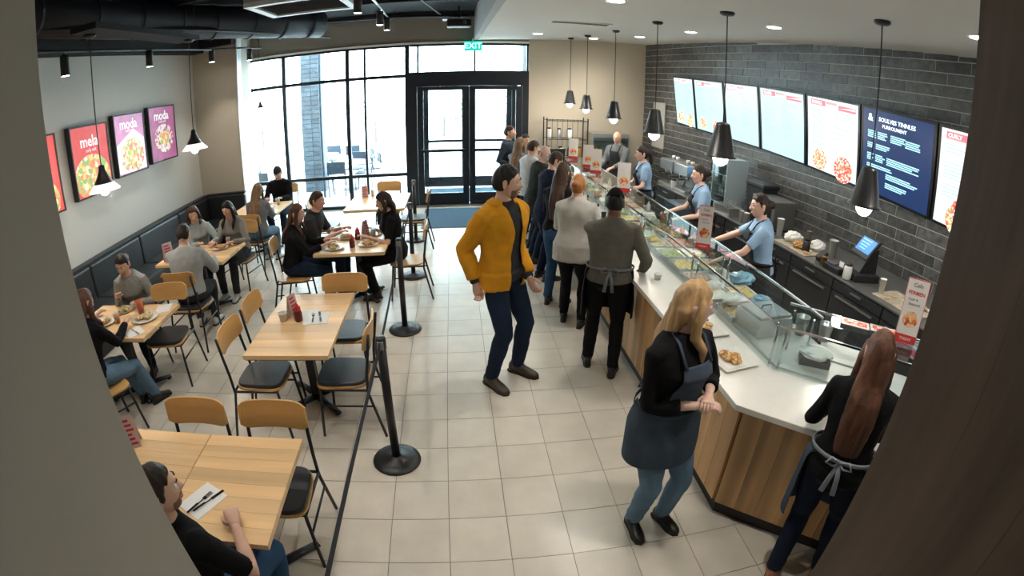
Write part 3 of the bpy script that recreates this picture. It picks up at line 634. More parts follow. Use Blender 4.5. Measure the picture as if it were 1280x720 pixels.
# ---- things on and behind the guard
def item(name, loc, lab, cat, group=None, rz=0): return empty(name, loc, rz, lab, cat, group)
def plate_food(x, y, z, lab, sq=True, rz=0, food=None, r=.13, cat='plate', group=None):
    t = item('food_plate', (x, y, z), lab, cat, group, rz)
    if sq:
        m = MB(); m.rings([[V((sx * q, sy * q, zz)) for sx, sy in ((-1, -1), (1, -1), (1, 1), (-1, 1))] for q, zz in ((r * .62, 0), (r, .018), (r * 1.0, .022), (r * .66, .008), (.001, .008))]); m.build('dish', M('white ceramic', (.78, .77, .73), .2), t, bevel=.004)
    else: MB().lathe([(.001, 0), (r * .6, 0), (r, .018), (r, .021), (r * .62, .007), (.001, .007)], n=28).build('dish', M('white ceramic', (.78, .77, .73), .2), t, smooth='auto')
    random.seed(int(abs(x * 100 + y * 37)))
    for k in range(9):
        a = random.uniform(0, 6.3); q = random.uniform(0, r * .52); m = MB().sphere((q * math.cos(a), q * math.sin(a), .022 + .006 * random.random()), (r * random.uniform(.2, .33), r * random.uniform(.2, .3), .018), 10, 6)
        m.build('food', food or f_ital, t, smooth=True)
    return t
f_ital = food_mat('roast food', [(.45, .22, .06), (.62, .40, .12), (.30, .12, .04), (.70, .52, .25), (.5, .15, .06)], 90)
f_salad = food_mat('salad food', [(.25, .35, .06), (.7, .55, .2), (.6, .15, .06), (.75, .7, .45), (.4, .25, .08)], 80)
f_mix = food_mat('prep ingredients', [(.6, .5, .3), (.5, .2, .12), (.35, .38, .15), (.7, .66, .55), (.45, .35, .25)], 70)
plate_food(1.66, 2.44, .922, 'square white plate of roast food nearest the counter corner', True, .15, None, .135)
plate_food(1.68, 2.86, .922, 'square white plate of food beside the blonde woman\'s face', True, .1, None, .125)
# silver tray and stuff in guard
def pan(x, y, z, sx, sy, rz, fm, lab, group='steel food pans on the prep line', h=.05):
    t = item('food_pan', (x, y, z), lab, 'pan', group, rz)
    m = MB(); m.rings([[V((qx * sx * q / 2, qy * sy * q / 2, zz)) for qx, qy in ((-1, -1), (1, -1), (1, 1), (-1, 1))] for q, zz in ((.9, 0), (1, h), (1.05, h), (.93, h - .004), (.86, .006), (.01, .006))]); m.build('tray', m_steel, t)
    if fm:
        b = MB(); n = 8; vs = [(sx * .44 * (2 * i / n - 1), sy * .44 * (2 * j / n - 1), h * .55 + random.uniform(0, h * .55)) for j in range(n + 1) for i in range(n + 1)]
        b.add(vs, [(j * (n + 1) + i, j * (n + 1) + i + 1, (j + 1) * (n + 1) + i + 1, (j + 1) * (n + 1) + i) for j in range(n) for i in range(n)]); b.build('food', fm, t, smooth=True)
    return t
fms = [food_mat('pan food %d' % k, c, 60) for k, c in enumerate([[(.5, .35, .15), (.6, .5, .3), (.35, .2, .1)], [(.5, .12, .08), (.65, .25, .12), (.7, .5, .4)], [(.2, .28, .08), (.35, .4, .15), (.15, .2, .05)], [(.75, .72, .62), (.65, .6, .45), (.8, .78, .7)], [(.65, .5, .12), (.75, .6, .3), (.5, .35, .1)]])]
y = 3.05; k = 0
while y < 8.9:
    for x in (2.02, 2.27):
        if not (3.4 < y < 3.9 and x > 2.2): pan(x, y, .936, .21, .26, 0, fms[(k * 3 + (x > 2.1)) % 5], 'steel food pan behind the glass, %s row, %s from the counter corner' % ('customer side' if x < 2.1 else 'staff side', ord_(k)))
    y += .33; k += 1
t = item('steel_box', (2.14, 2.82, .936), 'square steel food warmer box behind the corner glass', 'food warmer', None, .1)
MB().b6(-.17, .17, -.15, .15, 0, .13).build('body', m_steel, t, bevel=.01); MB().b6(-.15, .15, -.13, .13, .13, .15).build('lid', m_steel, t, bevel=.006); MB().tube([(-.05, 0, .15), (-.04, 0, .18), (.04, 0, .18), (.05, 0, .15)], .006).build('handle', m_chrome, t)
def cup(x, y, z, lab, r=.042, h=.11, mt=None, group=None, lid=False, cat='cup', name='cup', liquid=None):
    t = item(name, (x, y, z), lab, cat, group)
    MB().lathe([(.001, 0), (r * .75, 0), (r, h), (r * 1.06, h), (r * .94, h - .003), (r * .7, .006), (.001, .006)], n=20).build('body', mt or m_steel, t, smooth='auto')
    if liquid: MB().lathe([(.001, .01), (r * .7, .01), (r * .9, h * .85), (.001, h * .86)], n=20).build('drink', liquid, t, smooth='auto')
    if lid: MB().lathe([(r * 1.08, h), (r * 1.05, h + .012), (.001, h + .016)], n=20).build('lid', m_dark, t, smooth='auto')
    return t
cup(2.40, 2.68, .936, 'left steel canister behind the angled guard glass', .055, .14, cat='canister', name='canister'); cup(2.53, 2.54, .9365, 'right steel canister behind the angled guard glass', .055, .14, cat='canister', name='canister')
t = item('paper_bundle', (2.24, 2.28, .936), 'crumpled white paper on a small dark box behind the guard', 'paper bundle', None, -.6)
MB().b6(-.11, .11, -.07, .07, 0, .05).build('box', m_dark, t, bevel=.004)
def crumple(r, seed, flat=.45):
    random.seed(seed); m = MB().sphere((0, 0, 0), (r, r * .8, r * flat), 14, 9); m.v = [p * (1 + random.uniform(-.16, .16)) for p in m.v]; return m
o = crumple(.12, 3, .3).build('wrapping', m_paper, t); o.location = (0, 0, .08)
o = tag(crumple(.11, 4, .4).build('paper_wrap', m_paper), 'white paper wrap behind the corner glass next to the food warmer', 'paper bundle'); o.location = (2.05, 3.15, 1.03)
t = item('small_tray', (2.6, 2.25, .936), 'white cutting board under the two steel canisters', 'board', None, -.78); MB().b6(-.3, .26, -.13, .16, 0, .012).build('slab', m_white, t, bevel=.003); t.location = (2.62, 2.22, .936)
# sign stands
m_card = M('glossy white card', (.75, .72, .70), .35); m_cred = M('card red', (.60, .04, .035), .4); m_cblk = M('card dark ink', (.05, .04, .045), .5)
def stand_sign(x, y, z, rz, w, h, lab, group=None, tilt=.12, detail=True):
    t = item('sign_stand', (x, y, z), lab, 'sign', group, rz); R = Matrix.Rotation(-tilt, 3, 'X'); Rt = R @ Matrix.Rotation(PI / 2, 3, 'X')
    MB().b6(-w * .45, w * .45, -.05, .05, 0, .012).build('base', m_clear, t)
    cd = MB().box(R @ V((0, 0, h / 2 + .01)), (w, .006, h), m=R).build('card', m_card, t)
    def pr(x0, x1, z0, z1, mt, nm): return MB().box(R @ V(((x0 + x1) / 2 * w, -.0036, .01 + (z0 + z1) / 2 * h)), ((x1 - x0) * w, .0008, (z1 - z0) * h), m=R).build(nm, mt, cd)
    pr(-.5, .5, 0, .13, m_cred, 'red_band')
    if detail:
        pr(-.5, -.48, .13, 1, m_cred, 'border'); pr(.48, .5, .13, 1, m_cred, 'border'); pr(-.48, .48, .985, 1, m_cred, 'border')
        text('Cafe', w * .24, m_cblk, R @ V((0, -.004, .01 + .90 * h)), Rt, 'lettering', cd, .0003); text('FERMEN', w * .21, m_cred, R @ V((0, -.004, .01 + .78 * h)), Rt, 'lettering', cd, .0003, bold=True)
        text('Fresh &', w * .14, m_cblk, R @ V((-.1 * w, -.004, .01 + .68 * h)), Rt, 'lettering', cd, .0003); text('Seasonal', w * .15, m_cblk, R @ V((0, -.004, .01 + .61 * h)), Rt, 'lettering', cd, .0003)
        text('TODAY', w * .16, m_card, R @ V((0, -.0045, .01 + .065 * h)), Rt, 'lettering', cd, .0003, bold=True)
    n = 20; c = R @ V((0, -.0045, .01 + .37 * h)); ux, uz = R @ V((1, 0, 0)), R @ V((0, 0, 1)); ry = R @ V((0, -.001, 0)); r = w * .34
    MB().rings([[c + ry * s_ + ux * r * math.cos(2 * PI * k / n) + uz * r * math.sin(2 * PI * k / n) for k in range(n)] for s_ in (0, .6)]).build('food_picture', food_mat('card food picture', [(.75, .2, .05), (.85, .45, .2), (.5, .08, .03), (.8, .6, .4)], 60), cd)
    return t
stand_sign(2.60, 1.86, 1.255, -.75, .15, .40, 'upright white and red card sign nearest, above the brown haired woman')
stand_sign(1.98, 3.66, 1.245, -.50, .125, .36, 'upright white and red card sign above the blonde woman', None, .2)
for i, (x, y) in enumerate([(2.0, 5.9), (2.0, 7.2), (2.02, 7.75), (2.0, 8.7)]):
    stand_sign(x, y, 1.245, -.35, .16, .36, 'white card sign on the far glass guards, ' + ['nearest of the four', 'second of the four', 'third of the four', 'farthest of the four'][i], 'white card signs on the far guards', .1, False)
t = item('flat_menu_card', (2.50, 2.10, 1.262), 'pair of red and white food cards lying on the angled glass shelf', 'card', None, -.72)
for k in (-1, 1):
    cd = MB().b6(-.10, .10, -.055, .055, 0, .004).build('card', m_card, t); cd.location = (k * .105, k * .006, 0); MB().b6(-.085, .085, -.035, .04, .004, .005).build('food_picture', food_mat('flat card print', [(.7, .1, .05), (.8, .4, .3), (.85, .8, .75), (.6, .06, .04)], 55), cd)
# bottles, cups and jars crowding the far half of the counter
random.seed(11); m_cl = M('clear plastic', (.6, .62, .62), .1, spec=.8); m_amber = M('amber glass', (.35, .18, .04), .15)
nside = {}
for i in range(54):
    y = 4.1 + i * .092 + random.uniform(-.03, .03); x = random.choice((1.66, 1.75, 2.37, 2.41)) if i > 10 else 2.40
    mt = random.choice((m_cl, m_steel, m_paper, m_amber, m_dark, m_cl)); side = 'customer side' if x < 2 else 'staff side'; kk = ('bottle' if i % 3 == 0 else 'cup', side); nside[kk] = nside.get(kk, -1) + 1; nth = ord_(nside[kk])
    if i % 3 == 0:
        t = item('squeeze_bottle', (x, y, .922 if x < 2 else .936), 'small squeeze bottle on the %s of the counter, %s counting from the near end' % (side, nth), 'bottle', 'bottles on the far counter, ' + side)
        MB().lathe([(.001, 0), (.028, 0), (.03, .02), (.03, .12), (.012, .15), (.010, .18)], n=14).build('body', mt, t, smooth='auto'); MB().lathe([(.013, .175), (.013, .195), (.004, .21)], n=12).build('cap', m_dark, t, smooth='auto')
    else: cup(x, y, .922 if x < 2 else .936, 'small cup on the %s of the counter, %s counting from the near end' % (side, nth), .034, .09, mt, 'cups on the far counter, ' + side)
for i, (x, y, r) in enumerate([(2.18, 5.0, .10), (2.2, 5.55, .12), (2.15, 6.6, .1), (2.2, 8.3, .11)]):
    o = tag(crumple(r, 30 + i, .5).build('wrapped_food', m_paper if i % 2 else f_ital, smooth=False), 'wrapped food heap on the prep line, ' + ['before the middle worker', 'second before the middle worker', 'before the third worker', 'near the far end'][i], 'food'); o.location = (x, y, 1.03)

# ---------------------------------------------------------------- back counter along the brick wall
m_cab = M('dark grey cabinet', (.022, .025, .030), .4); m_wtop = M('grey steel worktop', (.22, .22, .21), .3, .6, nz=(6, .1))
A0, A1 = V((3.47, 8.4, 0)), V((3.92, 1.6, 0)); bu = (A1 - A0).normalized(); LB = (A1 - A0).length; bn = V((bu.y, -bu.x, 0)); bn = bn if bn.x < 0 else -bn
Rb = Matrix((bu, -bn, V((0, 0, 1)))).transposed()
def bpt(s, d, z=0): p = A0 + bu * s - bn * d; return V((p.x, p.y, z))
def bface(s, z, d=0): return bpt(s, d, z)
e0, e1 = wall_pt(2.3, 0, .02), wall_pt(9.2, 0, .02)
wt = tag(MB().prism([(A0.x, A0.y), (A1.x, A1.y), (e1.x, e1.y), (e0.x, e0.y)], .885, .905).build('back_worktop', m_wtop, bevel=.003), 'long dark back worktop along the brick wall under the menu screens', 'worktop')
ncab = 9; cw = LB / ncab
for k in range(ncab):
    s = (k + .5) * cw; t = empty('base_cabinet', bpt(s, .3), 0, 'dark base cabinet under the back worktop, ' + (['farthest', 'second', 'third', 'fourth', 'fifth', 'sixth', 'seventh', 'eighth', 'nearest the post'][k] + (' from the far end' if 0 < k < 8 else ', at the run end')), 'cabinet', 'base cabinets under the back worktop')
    MB().box((0, 0, .46), (cw - .006, .54, .84), m=Rb).build('body', m_cab, t); MB().box(V((0, 0, .04)), (cw - .006, .46, .08), m=Rb).build('kick', m_dark, t)
    d = MB().box(bn * .283 + V((0, 0, .42)), (cw - .02, .02, .66), m=Rb).build('door', m_cab, t, bevel=.003); MB().box(bn * .31 + V((0, 0, .72)), (cw - .2, .02, .018), m=Rb).build('handle', m_steel, d)
    d = MB().box(bn * .283 + V((0, 0, .815)), (cw - .02, .02, .10), m=Rb).build('drawer', m_cab, t, bevel=.003); MB().box(bn * .31 + V((0, 0, .83)), (.16, .02, .014), m=Rb).build('handle', m_steel, d)
zt = .905
def on_back(y, d):  # point on the back worktop at depth y, d from its front edge
    s = (A0.y - y) / (A0.y - A1.y) * LB; return bpt(s, d, zt)
rzb = math.atan2(bu.y, bu.x)
# till
p = on_back(3.75, .34); t = item('cash_register', p, 'black till with tilted blue touch screen on the back worktop', 'till', None, rzb - .25)
MB().rings([[V((x, y, z)) for x, y in ((-.16, -.2), (.16, -.2), (.16, .14), (-.16, .14))] for z in (0, .08)]).build('cash_drawer', m_dark, t, bevel=.008)
MB().add([(-.07, -.1, .08), (.07, -.1, .08), (.07, .14, .08), (-.07, .14, .08), (-.07, .02, .30), (.07, .02, .30), (.07, .12, .34), (-.07, .12, .34)], [(0, 3, 2, 1), (4, 5, 6, 7), (0, 1, 5, 4), (1, 2, 6, 5), (2, 3, 7, 6), (3, 0, 4, 7)]).build('stand', m_dark, t, bevel=.006)
Rs = Matrix.Rotation(-.65, 3, 'X')
sc = MB().box((0, -.02, .34), (.32, .035, .25), m=Rs).build('monitor', m_dark, t, bevel=.008)
MB().box(V((0, -.02, .34)) + Rs @ V((0, -.0185, .012)), (.27, .002, .17), m=Rs).build('screen', M('till blue screen', (.02, .05, .1), .3, emis=((.03, .22, .75), 1.1)), sc)
for k in range(4): MB().box(V((0, -.02, .34)) + Rs @ V((-.03, -.0200, .07 - k * .035)), (.17 - .02 * k, .0015, .010), m=Rs).build('text_line', M('till text', (.1, .5, .7), .3, emis=((.3, .8, 1), .9)), sc)
p = on_back(3.98, .14); t = item('receipt_printer', p, 'black keypad and receipt printer in front of the till', 'printer', None, rzb)
MB().b6(-.13, .13, -.10, .10, 0, .07).build('body', m_dark, t, bevel=.012); MB().b6(-.10, .02, -.07, .05, .07, .085).build('keypad', M('grey keys', (.09, .09, .1), .5), t, bevel=.003); MB().box((.07, .0, .095), (.07, .002, .07)).build('receipt', m_paper, t)
p = on_back(4.28, .18); t = item('card_reader', p, 'small black card reader left of the receipt printer', 'card reader', None, rzb); MB().box((0, 0, .07), (.09, .14, .05), m=Matrix.Rotation(.5, 3, 'X')).build('body', m_dark, t, bevel=.01); MB().b6(-.05, .05, -.04, .05, 0, .05).build('base', m_dark, t)
# trays with papers and food
def litter(y, d, w, l, lab, seed, fm):
    p = on_back(y, d); t = item('serving_tray', p, lab, 'tray', None, rzb); MB().b6(-l / 2, l / 2, -w / 2, w / 2, 0, .012).build('tray', M('pale tray', (.42, .37, .28), .5, nz=(12, .3)), t, bevel=.004); random.seed(seed)
    for k in range(14):
        MB().box((random.uniform(-l * .42, l * .42), random.uniform(-w * .4, w * .4), .016 + k * .0016), (random.uniform(.05, .12), random.uniform(.03, .09), .0015), rz=random.uniform(0, 3)).build('paper_piece', random.choice((m_paper, fm, M('kraft paper', (.42, .33, .2), .8))), t)
litter(3.05, .30, .42, .62, 'tray littered with papers and wrappers right of the till', 2, f_mix)
litter(4.75, .26, .4, .62, 'tray of wrapped sandwiches and papers left of the till', 3, f_ital)
for i, (y, d, r, mt, lab) in enumerate([(4.95, .30, .13, m_paper, 'large white paper bag bundle on the back worktop'), (4.72, .2, .09, f_ital, 'wrapped brown sandwich on the back worktop tray'), (4.62, .42, .12, m_paper, 'white bag bundle near the grey bin')]):
    o = tag(crumple(r, 50 + i, .55).build('food_wrapper', mt), lab, 'bag'); o.location = on_back(y, d) + V((0, 0, r * .55))
for i, (y, d, r, h, mt, lab) in enumerate([(2.72, .42, .035, .12, m_cl, 'clear cup right of the till, first'), (2.60, .50, .035, .12, m_cl, 'clear cup right of the till, second'), (2.85, .52, .04, .15, m_steel, 'steel jug right of the till'), (5.25, .3, .05, .22, m_paper, 'white paper bag standing beside the grey box'), (4.42, .5, .06, .2, m_cl, 'clear plastic dispenser left of the till'), (5.9, .2, .05, .12, m_paper, 'white cup stack behind the nearest worker')]):
    p = on_back(y, d); cup(p.x, p.y, zt, lab, r, h, mt)
random.seed(17); m_bluerefl = M('pale blue painted reflection', (.25, .48, .65), .25, spec=.7)  # pale blue stands in for light blue reflections on the prep line
for k in range(12):
    y = 7.95 - k * .42; d = (.10, .62, .2)[k % 3]
    if abs(y - 3.75) < .3 or abs(y - 5.6) < .3 and d > .15: d = .08
    p = on_back(y, d); mt = (m_cl, m_paper, m_steel, m_dark, m_amber)[k % 5]
    if k % 2: cup(p.x, p.y, zt, 'small %s on the back worktop, %s from the far end' % ('cup', ord_(k // 2)), .035, .10 + .03 * (k % 3), mt, 'small cups along the back worktop')
    else:
        t = item('storage_jar', p, 'small lidded jar on the back worktop, %s from the far end' % ord_(k // 2), 'jar', 'lidded jars along the back worktop'); MB().lathe([(.001, 0), (.045, 0), (.05, .02), (.05, .13), (.035, .15)], n=14).build('body', mt, t, smooth='auto'); MB().lathe([(.038, .148), (.038, .172), (.001, .175)], n=14).build('lid', m_dark, t, smooth='auto')
for i, (x, y, r, mt, lab) in enumerate([(2.30, 3.12, .10, m_bluerefl, 'crumpled pale blue bag as painted reflection on the prep line by the corner'), (2.40, 3.62, .12, m_bluerefl, 'larger pale blue plastic bag beside the nearest worker\'s hand'), (2.05, 3.50, .07, m_paper, 'small white paper ball under the upright sign'), (2.41, 5.0, .09, m_paper, 'white paper wrap on the staff side before the second worker'), (1.98, 4.75, .06, M('yellow pepper', (.7, .5, .06), .35), 'small yellow food heap by the glass near the grey shirted worker')]):
    o = tag(crumple(r, 80 + i, .5).build('wrapper', mt), lab, 'bag' if 'bag' in lab else 'paper bundle' if 'paper' in lab else 'food'); o.location = (x, y, 1.0)
# grey boxy appliance, glass fridge, tablet, espresso machines
p = on_back(5.62, .45); t = item('toaster_oven', p, 'grey boxy steel oven behind the nearest worker', 'oven', None, rzb)
MB().b6(-.26, .26, -.2, .2, .02, .40).build('body', M('grey appliance steel', (.16, .16, .15), .45, .6), t, bevel=.012); MB().b6(-.2, .2, -.215, -.2, .06, .32).build('door', M('dark oven glass', (.02, .02, .02), .2), t); MB().b6(-.18, .18, -.24, -.225, .33, .345).build('handle', m_steel, t)
for sx in (-.2, .2): MB().b6(sx - .02, sx + .02, -.15, .15, 0, .02).build('foot', m_dark, t)
p = on_back(6.05, .55); t = item('black_canopy', p, 'low black bin behind the grey oven against the bricks', 'bin', None, rzb); MB().rings([[V((x * q, y * q, z)) for x, y in ((-.2, -.14), (.2, -.14), (.2, .14), (-.2, .14))] for q, z in ((.8, 0), (1, .46), (1.1, .47), (1.1, .52), (.7, .56))]).build('bin', m_dark, t, bevel=.01)
p = on_back(6.75, .42); t = item('drinks_cooler', p, 'glass fronted countertop cooler with pale shelves', 'cooler', None, rzb)
MB().b6(-.21, .21, -.18, .2, 0, .06).b6(-.21, .21, -.18, .2, .66, .74).b6(-.21, -.18, -.18, .2, .06, .66).b6(.18, .21, -.18, .2, .06, .66).b6(-.18, .18, .17, .2, .06, .66).build('cabinet', M('cool grey casing', (.35, .42, .45), .35), t)
for k in range(3): MB().b6(-.18, .18, -.14, .17, .16 + k * .16, .17 + k * .16).build('shelf', m_steel, t)
for k in range(3):
    for j in range(4): MB().lathe([(.001, 0), (.026, 0), (.026, .09), (.012, .12), (.001, .122)], (-.13 + j * .085, -.06, .171 + k * .16 - (.16 if k == 2 else 0)), n=10).build('bottle', random.choice((m_cl, m_paper, M('blue label', (.1, .3, .45), .4))), t, smooth='auto')
MB().b6(-.2, .2, -.19, -.182, .05, .67).build('glass_door', m_clear, t)
p = on_back(7.25, .25); t = item('order_tablet', p, 'tilted blue tablet screen on a black stand behind the second worker', 'tablet', None, rzb - .2)
MB().b6(-.08, .08, -.08, .08, 0, .015).cyl((0, 0, .01), (0, .02, .3), .018).build('stand', m_dark, t); sc = MB().box((0, -.01, .38), (.28, .02, .2), m=Rs).build('tablet', m_dark, t, bevel=.005)
MB().box(V((0, -.01, .38)) + Rs @ V((0, -.011, 0)), (.25, .002, .17), m=Rs).build('screen', M('tablet blue screen', (.02, .05, .1), .3, emis=((.10, .38, .85), 1.1)), sc)
def espresso(y, d, lab):
    p = on_back(y, d); t = item('coffee_machine', p, lab, 'coffee machine', 'coffee machines by the brick corner', rzb)
    MB().b6(-.24, .24, -.2, .2, .28, .46).b6(-.24, .24, .05, .2, .05, .28).b6(-.24, .24, -.22, .2, 0, .05).build('body', m_steel, t, bevel=.01)
    for sx in (-.12, .12):
        g_ = MB().cyl((sx, -.12, .22), (sx, -.12, .285), .035).build('group_head', m_chrome, t); MB().cyl((sx, -.13, .23), (sx, -.28, .22), .012).build('handle', m_dark, g_)
    for sx in (-.1, .06): MB().lathe([(.001, .46), (.03, .46), (.035, .52), (.033, .52), (.001, .47)], (sx, 0, 0), n=12).build('cup', m_paper, t, smooth='auto')
    MB().tube([(.21, -.2, .3), (.22, -.23, .2), (.2, -.24, .1)], .006).build('steam_wand', m_chrome, t)
espresso(7.75, .3, 'steel coffee machine on the back worktop behind the third worker'); espresso(8.28, .3, 'farther steel coffee machine near the far wall')
p = on_back(7.46, .62); t = item('coffee_grinder', p, 'tall black coffee grinder against the bricks', 'grinder', None, rzb); MB().lathe([(.08, 0), (.08, .03), (.05, .05), (.06, .3), (.04, .34), (.1, .52), (.1, .56), (.02, .57)], n=18).build('body', m_dark, t, smooth='auto'); MB().cyl((0, -.05, .2), (0, -.14, .2), .03).build('spout', m_steel, t)
p = on_back(6.3, .16); t = item('steel_sink_tub', p, 'shallow steel tub of utensils on the worktop behind the second worker', 'tub', None, rzb); MB().rings([[V((x * q, y * q, z)) for x, y in ((-.2, -.12), (.2, -.12), (.2, .12), (-.2, .12))] for q, z in ((.9, 0), (1, .12), (1.04, .12), (.94, .115), (.86, .01))]).build('tub', m_steel, t)
for k in range(5): MB().cyl((-.12 + k * .05, 0, .02), (-.1 + k * .06, .03, .2), .006).build('utensil', m_steel, t)
# waste bin between counters
t = item('tall_bin', (3.15, 6.55, 0), 'slate blue tall bin standing between the second and third workers', 'bin'); MB().rings([[V((x * q, y * q, z)) for x, y in ((-.2, -.22), (.2, -.22), (.2, .22), (-.2, .22))] for q, z in ((.85, 0), (1, .92), (1.04, .93), (1.04, .98), (.6, 1.0))]).build('bin_body', M('slate blue plastic', (.05, .09, .12), .4), t, bevel=.02); MB().b6(-.12, .12, -.1, .1, .995, 1.003).build('lid_flap', m_dark, t)
# far wall: wire rack, display oven, white notice
t = item('wire_rack', (2.22, 10.42, 0), 'black wire shelving rack of goods against the far wall', 'shelf rack')
for sx in (-.42, .42):
    for sy in (-.2, .2): MB().cyl((sx, sy, 0), (sx, sy, 1.88), .012, n=8).build('upright', m_black, t)
for k in range(5):
    z = .3 + k * .38; m = MB().b6(-.42, .42, -.206, -.194, z - .006, z + .006).b6(-.42, .42, .194, .206, z - .006, z + .006)
    for j in range(12): m.b6(-.40 + j * .072, -.395 + j * .072, -.2, .2, z - .003, z + .003)
    m.build('wire_shelf', m_black, t)
m = MB()
for j in range(9): m.cyl((-.42 + j * .105, -.2, 1.0), (-.42 + j * .105, -.2, 1.86), .004, n=6)
m.build('wire_grid', m_black, t)
random.seed(9)
for k in range(14):
    z = .31 + ((k % 4) + 1) * .38 if k % 4 < 3 else .31; x = -.33 + (k // 4) * .2 + random.uniform(-.03, .03)
    o = item('storage_jar', (2.22 + x, 10.42 + random.uniform(-.08, .08), z), 'jar or packet on the wire rack, %s shelf from the bottom, %s from the left' % (ORD[k % 4 if k % 4 == 3 else (k % 4) + 1] if False else ORD[[1, 2, 3, 0][k % 4]], ORD[k // 4]), 'jar', 'goods on the wire rack'); MB().lathe([(.05, 0), (.055, .03), (.055, .16), (.035, .19)], n=12).build('body', random.choice((m_paper, m_dark, m_cl, m_amber, m_steel)), o, smooth='auto'); MB().lathe([(.038, .185), (.038, .21), (.001, .212)], n=12).build('lid', m_dark, o, smooth='auto')
t = item('display_oven', (3.1, 10.35, 0), 'steel cabinet with glass fronted display oven against the far wall', 'oven')
MB().b6(-.42, .42, -.3, .3, 0, .95).build('cabinet', m_cab, t, bevel=.005); MB().b6(-.40, .40, -.28, .28, 1.52, 1.60).b6(-.40, -.37, -.28, .28, .95, 1.52).b6(.37, .40, -.28, .28, .95, 1.52).b6(-.37, .37, .25, .28, .95, 1.52).build('frame', m_steel, t); MB().b6(-.37, .37, -.27, -.26, .97, 1.51).build('glass_front', m_clear, t)
for k in range(3): MB().b6(-.36, .36, -.24, .24, 1.05 + k * .17, 1.06 + k * .17).build('rack_shelf', m_steel, t); 
for k in range(6): MB().sphere((-.24 + (k % 3) * .24, -.1, 1.10 + (k // 3) * .17), (.07, .06, .035)).build('pastry', f_ital, t, smooth=True)
o = tag(MB().box((0, 0, 0), (.02, .5, .95), m=Rw.to_3x3() @ Matrix.Rotation(PI / 2, 3, 'Z')).build('notice_board', M('pale notice board', (.45, .44, .42), .5)), 'pale notice panel on the bricks behind the bald worker', 'notice board'); o.location = wall_pt(.75, 1.85, .03)
t = item('far_register', (1.98, 9.0, .922), 'black till monitor at the far end of the counter', 'till', None, .3); t.location = (1.75, 8.95, .922); MB().b6(-.1, .1, -.08, .08, 0, .02).cyl((0, 0, .02), (0, 0, .25), .02).build('stand', m_dark, t); MB().box((0, 0, .36), (.34, .04, .26), m=Matrix.Rotation(.2, 3, 'X')).build('monitor', m_dark, t, bevel=.01)

# ---------------------------------------------------------------- table settings
m_kcap = M('red plastic', (.55, .02, .015), .3); m_ketch = M('dark ketchup', (.12, .006, .005), .25)
def ketchup(x, y, lab, z=.75):
    t = item('ketchup_bottle', (x, y, z), lab, 'bottle', 'ketchup bottles on the tables')
    MB().lathe([(.001, 0), (.03, 0), (.033, .01), (.033, .07), (.024, .10)], n=20).build('body', m_ketch, t, smooth='auto'); MB().lathe([(.027, .095), (.026, .12), (.012, .135), (.008, .15), (.001, .151)], n=20).build('cap', m_kcap, t, smooth='auto')
def card(x, y, rz, lab, z=.75, w=.10, h=.20):
    t = item('menu_card', (x, y, z), lab, 'menu card', 'folded menu cards on the tables', rz)
    for sg in (-1, 1):
        a, b = V((-w / 2, sg * .04, 0)), V((w / 2, sg * .04, 0)); c, d = V((w / 2, 0, h)), V((-w / 2, 0, h))
        pg = MB().slab(a, b, c, d, (0, sg * .002, 0)).build('page', M('pinkish card', (.62, .45, .43), .5), t)
        n_ = V((0, sg * .0035, 0)); m = MB()
        for k in range(6):
            v0, v1 = .12 + k * .14, .19 + k * .14; u0, u1 = .12, .88 - .1 * (k % 3)
            P = lambda u, v: (a.lerp(b, u)).lerp(d.lerp(c, u), v) + n_
            m.slab(P(u0, v0), P(u1, v0), P(u1, v1), P(u0, v1), (0, sg * .0005, 0))
        m.build('print', M('card crimson print', (.42, .03, .06), .5), pg)
def napkin(x, y, rz, lab, w=.16, l=.2, z=.75):
    t = item('napkin', (x, y, z), lab, 'napkin', 'paper napkins with cutlery on the tables', rz); MB().b6(-w / 2, w / 2, -l / 2, l / 2, 0, .003).build('paper', m_paper, t)
    return t
def cutlery(x, y, rz, lab, kind='fork', z=.754, mt=None):
    t = item(kind, (x, y, z), lab, kind, 'cutlery on napkins', rz); m = MB().b6(-.004, .004, -.09, .03, 0, .003)
    if kind == 'fork':
        m.b6(-.012, .012, .03, .05, 0, .003)
        for k in (-1, -.33, .33, 1): m.b6(k * .010 - .0015, k * .010 + .0015, .05, .09, 0, .003)
    else: m.b6(-.009, .009, .03, .11, 0, .003)
    m.build('blade' if kind == 'knife' else 'prongs', mt or m_chrome, t); MB().b6(-.007, .007, -.09, -.01, .001, .006).build('handle', mt or m_chrome, t)
ketchup(-1.30, 3.62, 'ketchup bottle with red cap on the empty middle table'); card(-1.36, 3.67, 1.25, 'pinkish menu card behind the ketchup on the empty middle table', h=.21)
napkin(-1.16, 3.66, .1, 'white paper napkin right of the ketchup on the middle table', .20, .22); napkin(-1.24, 3.72, .4, 'white paper napkin under the other, beside the ketchup', .18, .2, .7505)
cutlery(-1.19, 3.66, .2, 'steel fork on the napkin on the middle table'); cutlery(-1.13, 3.67, .3, 'dark handled knife on the napkin on the middle table', 'knife')
cup(-1.44, 3.63, .75, 'short clear glass left of the menu card on the middle table', .04, .07, m_cl); 
card(-1.96, 1.98, .5, 'pinkish menu card on the front table by the column', h=.2)
napkin(-1.31, 1.60, -.5, 'white napkin on the front table before the seated man', .17, .21); cutlery(-1.28, 1.59, -.6, 'grey knife on the napkin before the seated man', 'knife'); cutlery(-1.32, 1.58, -.45, 'grey fork on the napkin before the seated man')
def drink(x, y, col, lab, h=.15, r=.036): return cup(x, y, .75, lab, r, h, glass_mat('tumbler glass', (.93, .95, .95)), None, False, 'glass', 'drinking_glass', M('drink ' + lab[:9], col, .2))
